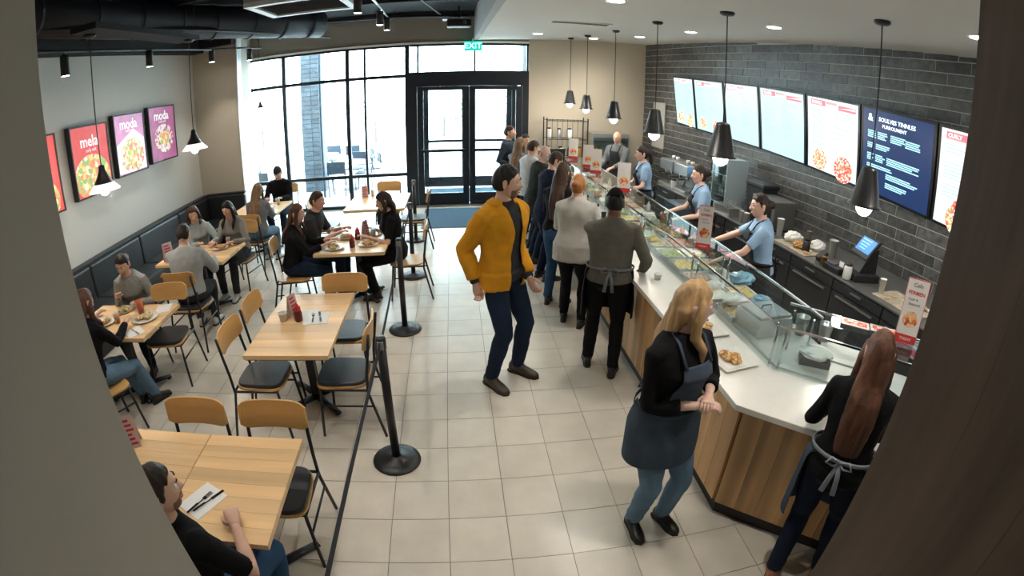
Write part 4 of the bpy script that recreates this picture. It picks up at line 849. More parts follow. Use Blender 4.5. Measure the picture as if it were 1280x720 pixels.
drink(-3.02, 3.80, (.75, .10, .02), 'tall orange red drink on the nearest booth table', .17, .045); drink(-3.2, 3.62, (.7, .35, .2), 'short peach drink on the nearest booth table', .1)
for i, (x, y, sq, fm, r, lab) in enumerate([(-2.92, 3.70, False, f_salad, .14, 'round plate of salad at the edge of the nearest booth table'), (-3.36, 3.62, False, f_ital, .12, 'round plate of food before the two women at the nearest booth'), (-3.30, 3.88, False, f_salad, .1, 'small bowl of salad by the woman with the spoon'),
    (-3.05, 5.42, False, f_salad, .12, 'round plate of food at the near edge of the middle booth table'), (-3.02, 5.75, False, f_ital, .12, 'plate of food before the woman in grey cardigan'), (-3.38, 5.7, False, f_salad, .1, 'bowl before the woman with brown hair at the middle booth'),
    (-3.1, 7.85, False, f_ital, .12, 'plate of food at the near side of the pier table'), (-3.25, 8.15, False, f_salad, .11, 'plate of food before the hooded man'),
    (-1.42, 5.50, False, f_salad, .13, 'plate before the curly haired woman'), (-1.34, 5.92, False, f_ital, .13, 'plate before the man beside the curly haired woman'), (-1.02, 5.58, False, f_ital, .12, 'plate before the woman in black'), (-1.05, 5.98, False, f_salad, .12, 'plate behind the ketchup on the busy table')]):
    plate_food(x, y, .75, lab, sq, 0, fm, r)
napkin(-2.88, 3.44, .9, 'white napkin at the near corner of the nearest booth table'); cutlery(-2.87, 3.44, 1.0, 'steel knife on the napkin at the near corner of the booth table', 'knife')
napkin(-2.83, 3.93, .3, 'white napkin at the far corner of the nearest booth table')
card(-3.58, 5.34, .9, 'pinkish menu card on the middle booth table by the banquette', h=.24, w=.13); drink(-3.45, 5.42, (.6, .6, .6), 'pale drink glass behind the man in light grey shirt', .12); drink(-2.95, 5.88, (.8, .6, .55), 'pale pink drink before the long haired woman', .12)
drink(-3.2, 5.5, (.6, .6, .3), 'pale yellow drink at the middle booth table', .11)
ketchup(-1.20, 5.52, 'red ketchup bottle at the near side of the busy table'); ketchup(-1.19, 5.82, 'ketchup bottle farther back on the busy table'); card(-1.10, 5.86, 1.2, 'pinkish menu card on the busy table', h=.22)
napkin(-1.5, 5.40, .2, 'white napkin at the near edge of the busy table', .12, .1); drink(-1.0, 5.86, (.6, .6, .62), 'clear water glass on the busy table', .13)
ketchup(-1.2, 7.7, 'ketchup bottle on the sunlit window table'); card(-1.5, 8.2, .4, 'menu card on the sunlit window table', h=.2); drink(-1.38, 8.25, (.7, .7, .7), 'clear glass on the sunlit window table', .14)
drink(-3.0, 8.1, (.6, .6, .6), 'clear glass on the pier table', .12)
cup(1.68, 3.85, .922, 'small white cup on the counter beside the worker in grey', .035, .05, m_paper)

# ---------------------------------------------------------------- outside
m_patio = M('grey patio metal', (.03, .05, .075), .5); m_bricko = M('grey outdoor brick', (.075, .095, .115), .8, nz=(6, .25), rnd=.2)
t = tag(MB().b6(-3.98, -3.42, 13.0, 13.4, -.02, 4.3).build('brick_pillar', M('pale mortar', (.16, .18, .2), .9)), 'grey brick pillar standing outside behind the left window', 'pillar')
bk = None
for r in range(36):
    for c in range(2):
        o = MB().box((0, 0, 0), (.272, .03, .108)).build('brick', m_bricko, t) if bk is None else D.objects.new('brick', bk)
        if bk is None: bk = o.data
        else: COL.objects.link(o); o.parent = t
        o.location = (-3.84 + c * .28 + (.0 if r % 2 else .0), 12.99, .04 + r * .12)
t = tag(MB().b6(1.55, 1.95, 12.2, 12.6, -.02, 4.3).build('brick_pillar', M('pale mortar', (.16, .18, .2), .9)), 'grey brick pillar outside at the right of the entrance transom', 'pillar')
for r in range(36):
    o = D.objects.new('brick', bk); COL.objects.link(o); o.parent = t; o.location = (1.75, 12.19, .04 + r * .12)
S(MB().b6(-6, 5, 12.8, 13.3, 4.3, 4.6).build('trim_8', m_white))
pt = None
for i, (x, y) in enumerate([(-4.5, 11.9), (-2.75, 12.7), (-3.9, 14.6), (-5.6, 13.4)]):
    t = item('patio_table', (x, y + .4, -.02), 'white topped patio table outside the window, ' + ['behind the hooded man', 'right of the brick pillar', 'farther back behind the pillar', 'at the left edge of the glass'][i], 'table', 'patio tables outside')
    MB().lathe([(.40, .71), (.41, .72), (.41, .735), (.40, .74), (.001, .741)], n=24).build('top', m_white, t, smooth='auto'); MB().cyl((0, 0, .02), (0, 0, .71), .03).build('column', m_patio, t); MB().lathe([(.22, 0), (.22, .015), (.04, .03)], n=20).build('base', m_patio, t)
pc = None
for i, (x, y, f) in enumerate([(-3.35, 12.6, 200), (-2.35, 12.9, 180), (-2.9, 12.35, 90), (-2.75, 13.8, 250), (-3.2, 15.5, 270), (-4.6, 11.5, 90), (-5.0, 12.9, 10), (-2.3, 13.6, 200), (-3.9, 15.9, 270), (-2.65, 14.6, 200)]):
    lab = 'grey patio chair outside the window, ' + ['right beside the pillar', 'at the right of the near patio table', 'back to the window', 'behind the near patio table', 'far back behind the rear table', 'behind the hooded man', 'at the left edge of the glass', 'second at the right of the patio tables', 'far back left', 'far back right'][i]
    if pc: o = copy_tree(pc[0], None, pc[1]); o.location = (x, y, -.02); o.rotation_euler = (0, 0, math.radians(f) - PI / 2); o['label'] = lab; continue
    t = item('patio_chair', (x, y, -.02), lab, 'chair', 'patio chairs outside', math.radians(f) - PI / 2)
    MB().b6(-.23, .23, -.22, .22, .43, .46).build('seat', m_patio, t, bevel=.01); MB().box((0, -.25, .72), (.46, .025, .30), m=Matrix.Rotation(-.15, 3, 'X')).build('backrest', m_patio, t, bevel=.008)
    for sx in (-.21, .21):
        MB().tube([(sx, .2, 0), (sx, .2, .43)], .012).build('leg', m_patio, t); MB().tube([(sx, -.24, 0), (sx, -.22, .45), (sx, -.27, .85)], .012).build('leg', m_patio, t)
    pc = (t, kids(t))
tag(MB().cyl((-3.25, 12.2, -.02), (-3.25, 12.2, 4.3), .03).build('canopy_pole', m_patio), 'thin dark pole outside right of the brick pillar', 'pole')
# planted bank and shrubs across the road
S(MB().b6(-40, 40, 22.3, 22.6, -.1, .12).build('kerb_outside', M('pale kerb', (.6, .6, .6), .9)))
m_leaf = M('pale green foliage', (.12, .17, .14), .8, nz=(2, .3)); random.seed(4)
lp = None
for i, x in enumerate([-13.5, -10.4, -7.2, -3.9, -.6, 2.7, 6.0]):
    t = item('roadside_shrub', (x, 25 + (i % 3) * 1.5, -.02), 'pale green shrub across the road, ' + ['first', 'second', 'third', 'fourth', 'fifth', 'sixth', 'last'][i] + ' from the left', 'shrub', 'shrubs across the road')
    R_ = random.uniform(1.0, 1.7); MB().cyl((0, 0, 0), (0, 0, 1), .08, .05, 8).build('trunk', M('bark', (.12, .09, .07), .9), t); m = MB()
    for k in range(420):
        a, b_ = random.uniform(0, 2 * PI), math.acos(random.uniform(-.7, 1)); rr = R_ * random.uniform(.55, 1); p = V((rr * math.sin(b_) * math.cos(a), rr * math.sin(b_) * math.sin(a), 1.3 + rr * .7 * math.cos(b_)))
        d = V((random.uniform(-1, 1), random.uniform(-1, 1), random.uniform(-1, 1))).normalized() * .16; e = V((random.uniform(-1, 1), random.uniform(-1, 1), random.uniform(-1, 1))).normalized() * .1
        m.add([p, p + d * .5 + e * .5, p + d, p + d * .5 - e * .5], [(0, 1, 2, 3)])
    m.build('foliage', m_leaf, t, kind='stuff')
t = item('parked_car', (-13.2, 20.5, -.02), 'pale grey parked car outside beyond the left window', 'car', None, .1)
MB().rings([[V((-2.1, y, .35)), V((2.1, y, .35)), V((2.15, y, .75)), V((1.2, y, .9)), V((.6, y * .85, 1.35)), V((-.9, y * .85, 1.38)), V((-1.7, y, .95)), V((-2.15, y, .85))] for y in (-.85, .85)]).build('body', M('pale car paint', (.45, .48, .52), .3), t, bevel=.05)
for sx in (-1.3, 1.3):
    for sy in (-.8, .8): MB().cyl((sx, sy - .08, .32), (sx, sy + .08, .32), .32, n=20).build('wheel', m_dark, t)
MB().add([(-.8, -.77, 1.3), (.5, -.77, 1.28), (.95, -.83, .95), (-1.4, -.83, .98)], [(0, 1, 2, 3)]).build('side_window', m_dark, t)
# ---------------------------------------------------------------- people
SKIN = {'light': (.62, .37, .27), 'pale': (.70, .45, .36), 'tan': (.45, .25, .16), 'brown': (.16, .08, .05)}
def skin(k): return M('skin ' + k, SKIN[k], .5, sub=.08, bump=(90, .05))
def cloth(name, c, rough=.9, b=(180, .25), nz=(9, .12)): return M('cloth ' + name, c, rough, bump=b, nz=nz, spec=.15)
def hairm(name, c): return M('hair ' + name, c, .55, spec=.3, nz=(26, .45), bump=(60, .5), axis=2)
def remesh(mb, name, mat, parent, vox, smooth=2, fold=0, fs=7, stretch=(1, 1, .5), keep=None, thick=0, post=None, extra=None):
    me = mb.mesh(name); bm = bmesh.new(); bm.from_mesh(me); bmesh.ops.recalc_face_normals(bm, faces=bm.faces); bm.to_mesh(me); bm.free()
    o = D.objects.new(name, me); COL.objects.link(o)
    r = o.modifiers.new('r', 'REMESH'); r.mode = 'VOXEL'; r.voxel_size = vox
    if smooth: s = o.modifiers.new('s', 'SMOOTH'); s.iterations = smooth; s.factor = .5
    dg = bpy.context.evaluated_depsgraph_get(); m2 = D.meshes.new_from_object(o.evaluated_get(dg)); D.objects.remove(o)
    bm = bmesh.new(); bm.from_mesh(m2); bm.normal_update()
    if fold:
        sd = V((random.uniform(0, 50), random.uniform(0, 50), 0))
        for v in bm.verts:
            p = v.co; q = V((p.x * fs * stretch[0], p.y * fs * stretch[1], p.z * fs * stretch[2])) + sd
            v.co = p + v.normal * (noise.noise(q) * fold + noise.noise(q * 2.3) * fold * .45)
    if post:
        for v in bm.verts: v.co = post(v.co.copy())
    if keep:
        bmesh.ops.delete(bm, geom=[f for f in bm.faces if not keep(f.calc_center_median())], context='FACES')
        for _ in range(14):
            mv = {}
            for v in bm.verts:
                nb_ = [e.other_vert(v) for e in v.link_edges if e.is_boundary]
                if len(nb_) == 2: mv[v] = v.co * .4 + (nb_[0].co + nb_[1].co) * .3
            for v, c_ in mv.items(): v.co = c_
        bmesh.ops.delete(bm, geom=[v for v in bm.verts if not v.link_faces], context='VERTS')
    for f in bm.faces: f.smooth = True
    bm.to_mesh(m2); bm.free(); m2.name = name
    m2.materials.clear(); m2.materials.append(mat)
    if extra:   # un-remeshed fine geometry (hands, face) joined to the same surface
        e = extra.mesh('e'); bm = bmesh.new(); bm.from_mesh(m2); n0 = len(bm.faces); bm.from_mesh(e); bmesh.ops.recalc_face_normals(bm, faces=list(bm.faces)[n0:])
        for f in bm.faces: f.smooth = True
        bm.to_mesh(m2); bm.free()
    o = D.objects.new(name, m2); COL.objects.link(o); o.parent = parent
    if thick: s = o.modifiers.new('t', 'SOLIDIFY'); s.thickness = thick; s.offset = 1
    return o
def ik(a, t, l1, l2, pole):
    a, t = V(a), V(t); d = t - a; L = d.length
    if L > (l1 + l2) * .998: t = a + d.normalized() * (l1 + l2) * .998; d = t - a; L = d.length
    if L < abs(l1 - l2) + .03: L = abs(l1 - l2) + .03; d = d.normalized() * L; t = a + d
    x = (l1 * l1 - l2 * l2 + L * L) / (2 * L); h = math.sqrt(max(0, l1 * l1 - x * x)); n = d.normalized(); p = V(pole); p = p - n * p.dot(n)
    p = p.normalized() if p.length > 1e-4 else V((0, -1, 0)); return a + n * x + p * h, t
def rotm(yaw, pitch, roll=0): return Matrix.Rotation(yaw, 3, 'Z') @ Matrix.Rotation(-pitch, 3, 'X') @ Matrix.Rotation(roll, 3, 'Y')
def sst(a, b, x): x = max(0, min(1, (x - a) / (b - a))); return x * x * (3 - 2 * x)
def head_surface(s, fem, nx=44, nz_=34):
    """head surface in head space: x right, y forward, z up, centre between the ears; returns rings"""
    hw, hd, hh = .074 * s, .096 * s, .118 * s; rs = []
    g = lambda x, c, w_: math.exp(-((x - c) / w_) ** 2)
    for i in range(nz_ + 1):
        ph = -PI / 2 + PI * i / nz_; ring = []
        for j in range(nx):
            th = 2 * PI * j / nx; cx, cy, cz = math.cos(ph) * math.cos(th), math.cos(ph) * math.sin(th), math.sin(ph)
            zz = cz; low = max(0, -zz)
            wx = hw * (1 - .30 * low ** 1.6) * (1.02 if zz > 0 else 1); wy = hd
            if cy < 0: wy = hd * (1.02 - .35 * low ** 1.2)
            else: wy = hd * (.93 + .05 * low)
            x, y, z = cx * wx, cy * wy, cz * hh
            # keep jaw forward and square
            if cy > 0 and low > .35: y += .020 * s * sst(.35, .9, low) * max(0, cy) ** .5 * (1 if not fem else .8); x *= 1 + (.10 if not fem else .02) * sst(.3, .7, low)
            if cy > 0:
                u, v = x / s, z / s
                y += s * (.026 * g(u, 0, .012) * g(v, -.022, .016) + .012 * g(u, 0, .009) * g(v, .002, .02)      # nose, bridge
                          + .006 * g(abs(u), .026, .016) * g(v, .034, .010) - .011 * g(abs(u), .031, .014) * g(v, .013, .012)   # brow, socket
                          + .004 * g(abs(u), .038, .016) * g(v, -.018, .018) + .006 * g(u, 0, .02) * g(v, -.056, .007) - .003 * g(u, 0, .02) * g(v, -.064, .004) + .004 * g(u, 0, .022) * g(v, -.070, .006) + .008 * g(u, 0, .02) * g(v, -.098, .014))
            ring.append(V((x, y, z)))
        rs.append(ring)
    return rs
def person(name_label, x, y, face, H=1.72, fem=True, pelvis=None, lean=.04, side=0, twist=0, feet=None, hands=None, head=(0, 0), sk='light', hair=('short', None), top=None, sleeve=1.0, hem=.0,
           pants=None, shoe=None, jacket=None, apron=None, poles=None, curl=(.5, .5), cat='person', group=None, near=False, build=1.0, beard=None, glasses=False, hat=None, palm=None, scarf=None, shoe_len=1, neckstrap=None):
    """face: heading in degrees from +X. Local frame: +Y forward, +X the person's right. feet/hands: world targets [(right),(left)] or None"""
    rz = math.radians(face) - PI / 2; s = H / 1.75; R0 = Matrix.Rotation(-rz, 3, 'Z')
    loc = lambda p: R0 @ (V(p) - V((x, y, 0)))
    root = empty('person', (x, y, 0), rz, name_label, cat, group); sk_m = skin(sk); f = .92 if fem else 1.0; B = build
    sit = pelvis is not None; P = loc(pelvis) if sit else V((0, 0, .925 * s)); vox = .0095 if near else .0145
    def F(u):
        """frame u metres above the hip line along the spine"""
        n = 10; p = P.copy()
        for k in range(n):
            a = lean * (.35 + 1.0 * (k + .5) / n * u / (.55 * s)); p += V((math.sin(side) * .6, math.sin(a), math.cos(a))) * (u / n)
        a = lean * (.35 + 1.0 * u / (.55 * s)); tw = twist * max(0, min(1, u / (.5 * s))); up = V((math.sin(side) * .6, math.sin(a), math.cos(a))).normalized(); rt = V((math.cos(tw), math.sin(tw), 0)); fw = up.cross(rt).normalized(); rt = fw.cross(up)
        return p, rt, fw, up
    secs = [(-.11, .10, .09, .0), (-.06, .155, .115, -.008), (.0, .178 if fem else .168, .122, -.008), (.07, .165 if fem else .162, .112, 0), (.15, .138 if fem else .155, .098, .004), (.24, .145 if fem else .163, .100, .006), (.33, .162 if fem else .182, .112, .008), (.40, .168 if fem else .192, .106, .002), (.455, .150 if fem else .172, .088, -.004), (.495, .098, .070, -.008), (.52, .062, .058, -.004)]
    def torso(mb, infl, u0=-.2, u1=.6, shape=None):
        rr = []
        if u0 < -.12:  pass
        for u, w_, d_, yo in secs:
            if u < u0 - .03 or u > u1 + .001: continue
            p, rt, fw, up = F(u * s); k = B if u < .45 else 1 + (B - 1) * .4
            iw = infl(u) if callable(infl) else infl
            bust = .018 if fem and .27 < u < .38 else 0
            rr.append((p + fw * (yo + bust * .6) * s, rt * (w_ * s * k + iw), fw * ((d_ + bust) * s * k + iw)))
        mb.ell(rr, 22); return mb
    # legs
    hipw = .088 * s; l1, l2 = .435 * s, .42 * s; legs = []
    if feet is None: feet = [None, None]
    for q, sg in ((0, 1), (1, -1)):
        ft = feet[q]; ank = loc(ft) if ft is not None else V((sg * .10 * s, 0, 0)); yawf = 0
        if ft is not None and len(ft) > 3: pass
        ank = V((ank.x, ank.y, max(ank.z, 0) + .085 * s)); hp = P + V((sg * hipw, 0, -.02 * s))
        kn, ank = ik(hp, ank, l1, l2, V((sg * (.12 if sit else .05), 1, .25 if sit else 0)))
        legs.append((hp, kn, ank, sg))
    lr = [.088 * B, .080 * B, .062, .052, .053, .043, .036]
    def leg(mb, L, infl, cut=1.0, taper=None):
        hp, kn, ank, sg = L; pts = [hp + V((0, 0, .02)), hp.lerp(kn, .35), hp.lerp(kn, .8), kn, kn.lerp(ank, .28), kn.lerp(ank, .7), ank]; bk = V((0, -1, 0)) * .008 * s
        pts[4] += bk; n = 7 if cut >= 1 else 6
        mb.tube(pts[:n], [lr[k] * s + (infl(k / 6) if callable(infl) else infl) for k in range(n)], 14)
    # arms
    a1, a2 = .285 * s, .255 * s; sh = F(.425 * s); arms = []
    if hands is None: hands = [None, None]
    for q, sg in ((0, 1), (1, -1)):
        S0 = sh[0] + sh[1] * sg * (.158 if fem else .182) * s * (1 + (B - 1) * .4); ht = hands[q]
        T0 = loc(ht) if ht is not None else S0 + V((sg * .09 * s, .04 * s, -.53 * s))
        pole = V((sg * .5, -.8, -.6)) if not poles or poles[q] is None else V(poles[q])
        el, wr = ik(S0, T0, a1, a2, pole); arms.append((S0, el, wr, sg))
    ar = [.052, .047, .040, .038, .036, .026, .024]
    ar = [v * (.92 if fem else 1.06) * (1 + (B - 1) * .5) for v in ar]
    def arm(mb, A, infl, cut=1.0):
        S0, el, wr, sg = A; L = [(S0 + (sh[0] - S0) * .22, .0), (S0, 0), (S0.lerp(el, .5), .25), (el, .5), (el.lerp(wr, .3), .65), (el.lerp(wr, .85), .92), (wr, 1.0)]; pts = []; rr = []
        for k, (p, t) in enumerate(L):
            if t <= cut + 1e-3: pts.append(p); rr.append(ar[k] * s + (infl(t) if callable(infl) else infl))
        if cut < .95:
            e = S0.lerp(el, cut * 2) if cut < .5 else el.lerp(wr, (cut - .5) * 2)
            pts.append(e); rr.append(rr[-1] * .98)
        mb.tube(pts, rr, 12)
    nb, rt, fw, up = F(.50 * s); hy, hp_ = head; HR = rotm(twist + hy, 0) @ rotm(0, lean * .6 - hp_ if False else -hp_)
    HR = rotm(twist + hy, -0) ; HR = HR @ Matrix.Rotation(hp_, 3, 'X')
    HC = nb + up * .045 * s + V((0, 0, 1)) * .085 * s + HR @ V((0, .022 * s, .012 * s))
    body = MB(); torso(body, 0); [leg(body, L, 0) for L in legs]; [arm(body, A, 0) for A in arms]
    body.ell([(nb - up * .02 * s, rt * .062 * s, fw * .058 * s), (nb + up * .035 * s, rt * .054 * s * (1 if fem else 1.12), fw * .055 * s), (HC + HR @ V((0, -.018 * s, -.05 * s)), HR @ V((.052 * s, 0, 0)), HR @ V((0, .055 * s, 0)))], 16)
    ex = MB(); ex.rings([[HC + HR @ p for p in r] for r in head_surface(s, fem)])
    for sg in (-1, 1):   # ears
        c = HC + HR @ V((sg * .076 * s, -.008 * s, -.005 * s)); ex.ell([(c + HR @ V((sg * .0 * s, -.004 * s, dz * s)), HR @ V((.008 * s, 0, 0)), HR @ V((0, w_ * s, 0))) for dz, w_ in ((-.032, .004), (-.02, .012), (0, .016), (.018, .019), (.03, .012), (.034, .003))], 10)
    for q, (S0, el, wr, sg) in enumerate(arms):
        fd = (wr - el).normalized(); hd_ = palm[q] if palm and palm[q] is not None else (V((0, 0, -1)) if abs(fd.z) < .75 else V((-sg, 0, 0)))
        pn = V(hd_); pn = (pn - fd * pn.dot(fd)).normalized(); across = fd.cross(pn); th_side = across * (sg if across.dot(V((-sg, .3, .3))) > 0 else sg)
        if th_side.dot(V((-sg * 1.0, .6, .4))) < 0: th_side = -th_side
        k = .9 * s if fem else s
        ex.ell([(wr - fd * .02, across * .026 * k, pn * .020 * k), (wr + fd * .015 * k, across * .030 * k, pn * .018 * k), (wr + fd * .05 * k, across * .040 * k, pn * .016 * k), (wr + fd * .085 * k, across * .039 * k, pn * .013 * k), (wr + fd * .094 * k, across * .034 * k, pn * .009 * k)], 12)
        cu = curl[q]
        for j, (off, ln) in enumerate(((.029, .066), (.010, .076), (-.010, .070), (-.028, .055))):
            b = wr + fd * .082 * k + th_side * off * k; d = fd; pts = [b]; c = cu * .55
            for m_ in range(3):
                d = (fd * math.cos(c) + pn * math.sin(c)); b = b + d * ln * k * (.42, .32, .26)[m_]; pts.append(b); c += cu * .8
            ex.tube(pts, [.0092 * k, .0086 * k, .0078 * k, .0055 * k], 8)
        b = wr + fd * .022 * k + th_side * .026 * k; d = (fd * .6 + th_side * .65 + pn * .35).normalized(); d2 = (fd * .85 + th_side * .15 + pn * .4).normalized()
        ex.tube([b, b + d * .032 * k, b + d * .032 * k + d2 * .03 * k, b + d * .032 * k + d2 * .052 * k], [.013 * k, .0105 * k, .0095 * k, .006 * k], 8)
    remesh(body, 'body', sk_m, root, vox * 1.1, 2, extra=ex)
    # face details
    ew = M('eye white', (.75, .74, .72), .3); ed = M('dark eye', (.02, .012, .008), .2)
    for sg in (-1, 1):
        c = HC + HR @ V((sg * .0305 * s, .0755 * s, .013 * s)); e = MB().sphere((0, 0, 0), .0115 * s, 12, 8).build('eye', ew, root, smooth=True); e.location = c
        i_ = MB().ell([(HR @ V((0, .0085 * s, 0)), HR @ V((.0066 * s, 0, 0)), HR @ V((0, 0, .0066 * s))), (HR @ V((0, .0122 * s, 0)), HR @ V((.0042 * s, 0, 0)), HR @ V((0, 0, .0042 * s)))], 10).build('iris', ed, e)
        pts = [HC + HR @ V((sg * a * s, b * s, c_ * s)) for a, b, c_ in ((.014, .093, .030), (.028, .092, .036), (.044, .082, .033))]
        MB().tube(pts, [.003 * s, .0038 * s, .0018 * s], 6).build('eyebrow', hair[1] or ed, root, smooth=True)
    lips = MB(); lips.tube([HC + HR @ V((a * s, b * s, -.060 * s)) for a, b in ((-.022, .080), (-.010, .090), (0, .0925), (.010, .090), (.022, .080))], [.002 * s, .0048 * s, .0055 * s, .0048 * s, .002 * s], 8); lips.build('lips', M('lips ' + sk, tuple(v * q for v, q in zip(SKIN[sk], (.85, .52, .55))), .4), root, smooth=True)
    def headshell(mask, k_out, nm, mat, sm=1, fold=.004, kin=.90, voxk=.9):
        rs = []
        for ring in head_surface(s, fem):
            rr = []
            for p in ring:
                q = V((p.x / (.074 * s), p.y / (.096 * s), p.z / (.118 * s))); m_ = mask(q); k = kin + (k_out - kin) * m_; rr.append(HC + HR @ (p * k + V((0, 0, 0))))
            rs.append(rr)
        return MB().rings(rs)
    kind, hm = hair
    if kind and kind != 'bald':
        fr = {'short': .60, 'crop': .66}.get(kind, .56); lowb = {'short': -.45, 'crop': -.40}.get(kind, -.72); out = {'short': 1.10, 'crop': 1.055}.get(kind, 1.10)
        def mask(q):
            front = sst(-.15, .75, q.y)   # 1 at the front
            lim = lowb + (fr - lowb) * front if q.y > -.15 else lowb
            if -.15 < q.y < .42: lim = max(lowb, (-.12 if kind in ('short', 'crop') else -.05 if kind in ('bun', 'lowbun', 'pony') else -.5)) * (1 - sst(.05, .42, q.y)) + fr * sst(.05, .42, q.y)
            return sst(lim - .09, lim + .05, q.z)
        hb = headshell(mask, out, 'hair', hm)
        hl = lambda a, b, c: HC + HR @ V((a * s, b * s, c * s))
        if kind in ('bun', 'lowbun'):
            hb.sphere(hl(0, -.115, .01 if kind == 'lowbun' else .045), .042 * s, 14, 10); hb.sphere(hl(0, -.09, .01), .05 * s, 12, 8)
        if kind == 'pony':
            b0 = hl(0, -.095, .02); hb.sphere(b0, .035 * s, 12, 8); hb.tube([b0, hl(0, -.14, -.02), b0 + V((0, -.035, -.16 * s)) + (HR @ V((0, -.03, 0))), b0 + HR @ V((0, -.03, 0)) + V((0, 0, -.30 * s))], [.028 * s, .034 * s, .03 * s, .010 * s], 12)
        if kind in ('long', 'verylong', 'mid'):
            Ln = {'long': .36, 'verylong': .50, 'mid': .20}[kind] * s; yw = HR @ V((0, -1, 0)); yw.z = 0; yw = yw.normalized(); xr = HR @ V((1, 0, 0)); bdir = -F(.4 * s)[2]; bd = (yw * .7 + bdir * .5).normalized()
            tl = math.tan(min(lean, .9)) * .8
            secs_ = [(hl(0, -.02, .05), xr * .070 * s, yw * .070 * s), (hl(0, -.045, -.01), xr * .084 * s, yw * .062 * s)]
            for t, w_, d_ in ((.2, .088, .05), (.4, .092, .040), (.6, .094, .034), (.8, .086, .028), (.95, .076, .022), (1.0, .060, .012)):
                c = hl(0, -.055, -.02) + V((0, 0, -1)) * Ln * t; u_ = (c.z - P.z) / max(.3, math.cos(lean)); u_ = min(u_, .50 * s)
                bp, brt, bfw, bup = F(u_); dd_ = .075 + .05 * sst(.50, .38, u_ / s) if u_ / s > .38 else .125
                if u_ / s <= .5: tb = bp - bfw * (dd_ * s); tb.z = c.z; bl_ = sst(.55, .42, c.z / s - P.z / s) if False else sst(.1, .55, t); back_amt = (c - tb).dot(bfw); c = c - bfw * max(0, back_amt) * (1 if t > .35 else .5)
                secs_.append((c, xr * w_ * s, yw * d_ * s))
            hb.ell(secs_, 18)
            for sg in (-1, 1):   # locks falling beside the face
                tt = hl(sg * .066, .02, .045); LL = Ln * (.85 if kind != 'mid' else .9)
                hb.tube([tt, hl(sg * .084, .012, -.04), hl(sg * .088, .02, -.09) + V((0, 0, -LL * .12)), tt + xr * sg * .026 * s + HR @ V((0, .03, 0)) * s + V((0, 0, -LL * .75)), tt + xr * sg * .02 * s + HR @ V((0, .04, 0)) * s + V((0, 0, -LL))], [.022 * s, .027 * s, .030 * s, .024 * s, .008 * s], 10)
        remesh(hb, 'hair', hm, root, .0085 if near else .012, 1, fold=.006, fs=30, stretch=(1, 1, .18))
    if kind == 'bald' and hm:
        hb = headshell(lambda q: sst(-.35, -.2, q.z) * (1 - sst(.28, .42, q.z)) * (1 - sst(.1, .35, q.y)), 1.04, 'hair', hm); remesh(hb, 'hair', hm, root, .012, 1)
    if beard:
        bb = headshell(lambda q: sst(.15, .4, q.y) * (1 - sst(-.38, -.22, q.z)) * (1 - .999 * (1 if abs(q.x) < .25 and -.60 < q.z < -.42 else 0)) + (sst(.5, .7, q.y) * (1 if abs(q.x) < .35 and -.44 < q.z < -.34 else 0)), 1.018, 'beard', beard, kin=.93); remesh(bb, 'beard', beard, root, .008, 1)
    if glasses:
        g_ = MB()
        for sg in (-1, 1):
            c = HC + HR @ V((sg * .032 * s, .104 * s, .012 * s)); g_.tube([c + HR @ V((.024 * s * math.cos(a), 0, .018 * s * math.sin(a))) for a in [2 * PI * k / 14 for k in range(15)]], .0014 * s, 6); g_.cyl(HC + HR @ V((sg * .056 * s, .100 * s, .018 * s)), HC + HR @ V((sg * .080 * s, -.01 * s, .012 * s)), .0014 * s, n=6)
        g_.build('glasses', M('dark spectacle frame', (.03, .03, .03), .3), root, smooth=True)
    if hat:
        hb = headshell(lambda q: sst(.22, .34, q.z + .12 * q.y), 1.14, 'cap', hat, kin=.9); remesh(hb, 'cap', hat, root, .011, 1)
    # clothes
    if pants:
        mb = MB(); torso(mb, (.006 if apron else .010) * s, -.2, .10); [leg(mb, L, lambda t: (.010 + .006 * t) * s) for L in legs]
        remesh(mb, 'trousers', pants, root, vox, 2, fold=.007, fs=11, stretch=(1, 1, .9))
    if shoe:
        for L in legs:
            hp, kn, ank, sg = L; kd = kn - ank; fwd = V((kd.x, kd.y, 0)) if sit and V((kd.x, kd.y, 0)).length > .12 else V((sg * .15, 1, 0)); fwd = fwd.normalized() if not sit else (V((fwd.x, fwd.y, 0)).normalized() * .4 + V((sg * .1, .8, 0))).normalized()
            ft = feet[0 if sg > 0 else 1]; gz = ank.z - .085 * s; sd = V((fwd.y, -fwd.x, 0)); c = V((ank.x, ank.y, gz)); k = .9 * s if fem else s
            z = lambda v: V((0, 0, v * s))
            sh_ = MB().ell([(c - fwd * .075 * k + z(.045), sd * .02 * k, z(.03)), (c - fwd * .06 * k + z(.05), sd * .034 * k, z(.048)), (c - fwd * .0 * k + z(.056), sd * .038 * k, z(.055)), (c + fwd * .06 * k + z(.042), sd * .040 * k, z(.041)), (c + fwd * .13 * k + z(.030), sd * .045 * k, z(.029)), (c + fwd * .175 * k + z(.024), sd * .034 * k, z(.023)), (c + fwd * .19 * k + z(.022), sd * .014 * k, z(.014))], 14)
            sh_.tube([ank + V((0, 0, -.03 * s)), ank + (kn - ank).normalized() * .07 * s], [.047 * s, .046 * s], 12)
            o = remesh(sh_, 'shoe', shoe, root, .009, 1)
            so = MB().prism([tuple((c + fwd * a * k + sd * b * k).xy) for a, b in ((-.085, -.02), (-.085, .02), (-.05, .036), (.04, .036), (.12, .047), (.18, .034), (.2, 0), (.18, -.034), (.12, -.047), (.04, -.036), (-.05, -.036))], max(0.001, gz + .001), gz + .016 * s).build('sole', M('dark rubber sole', (.03, .025, .02), .8), o)
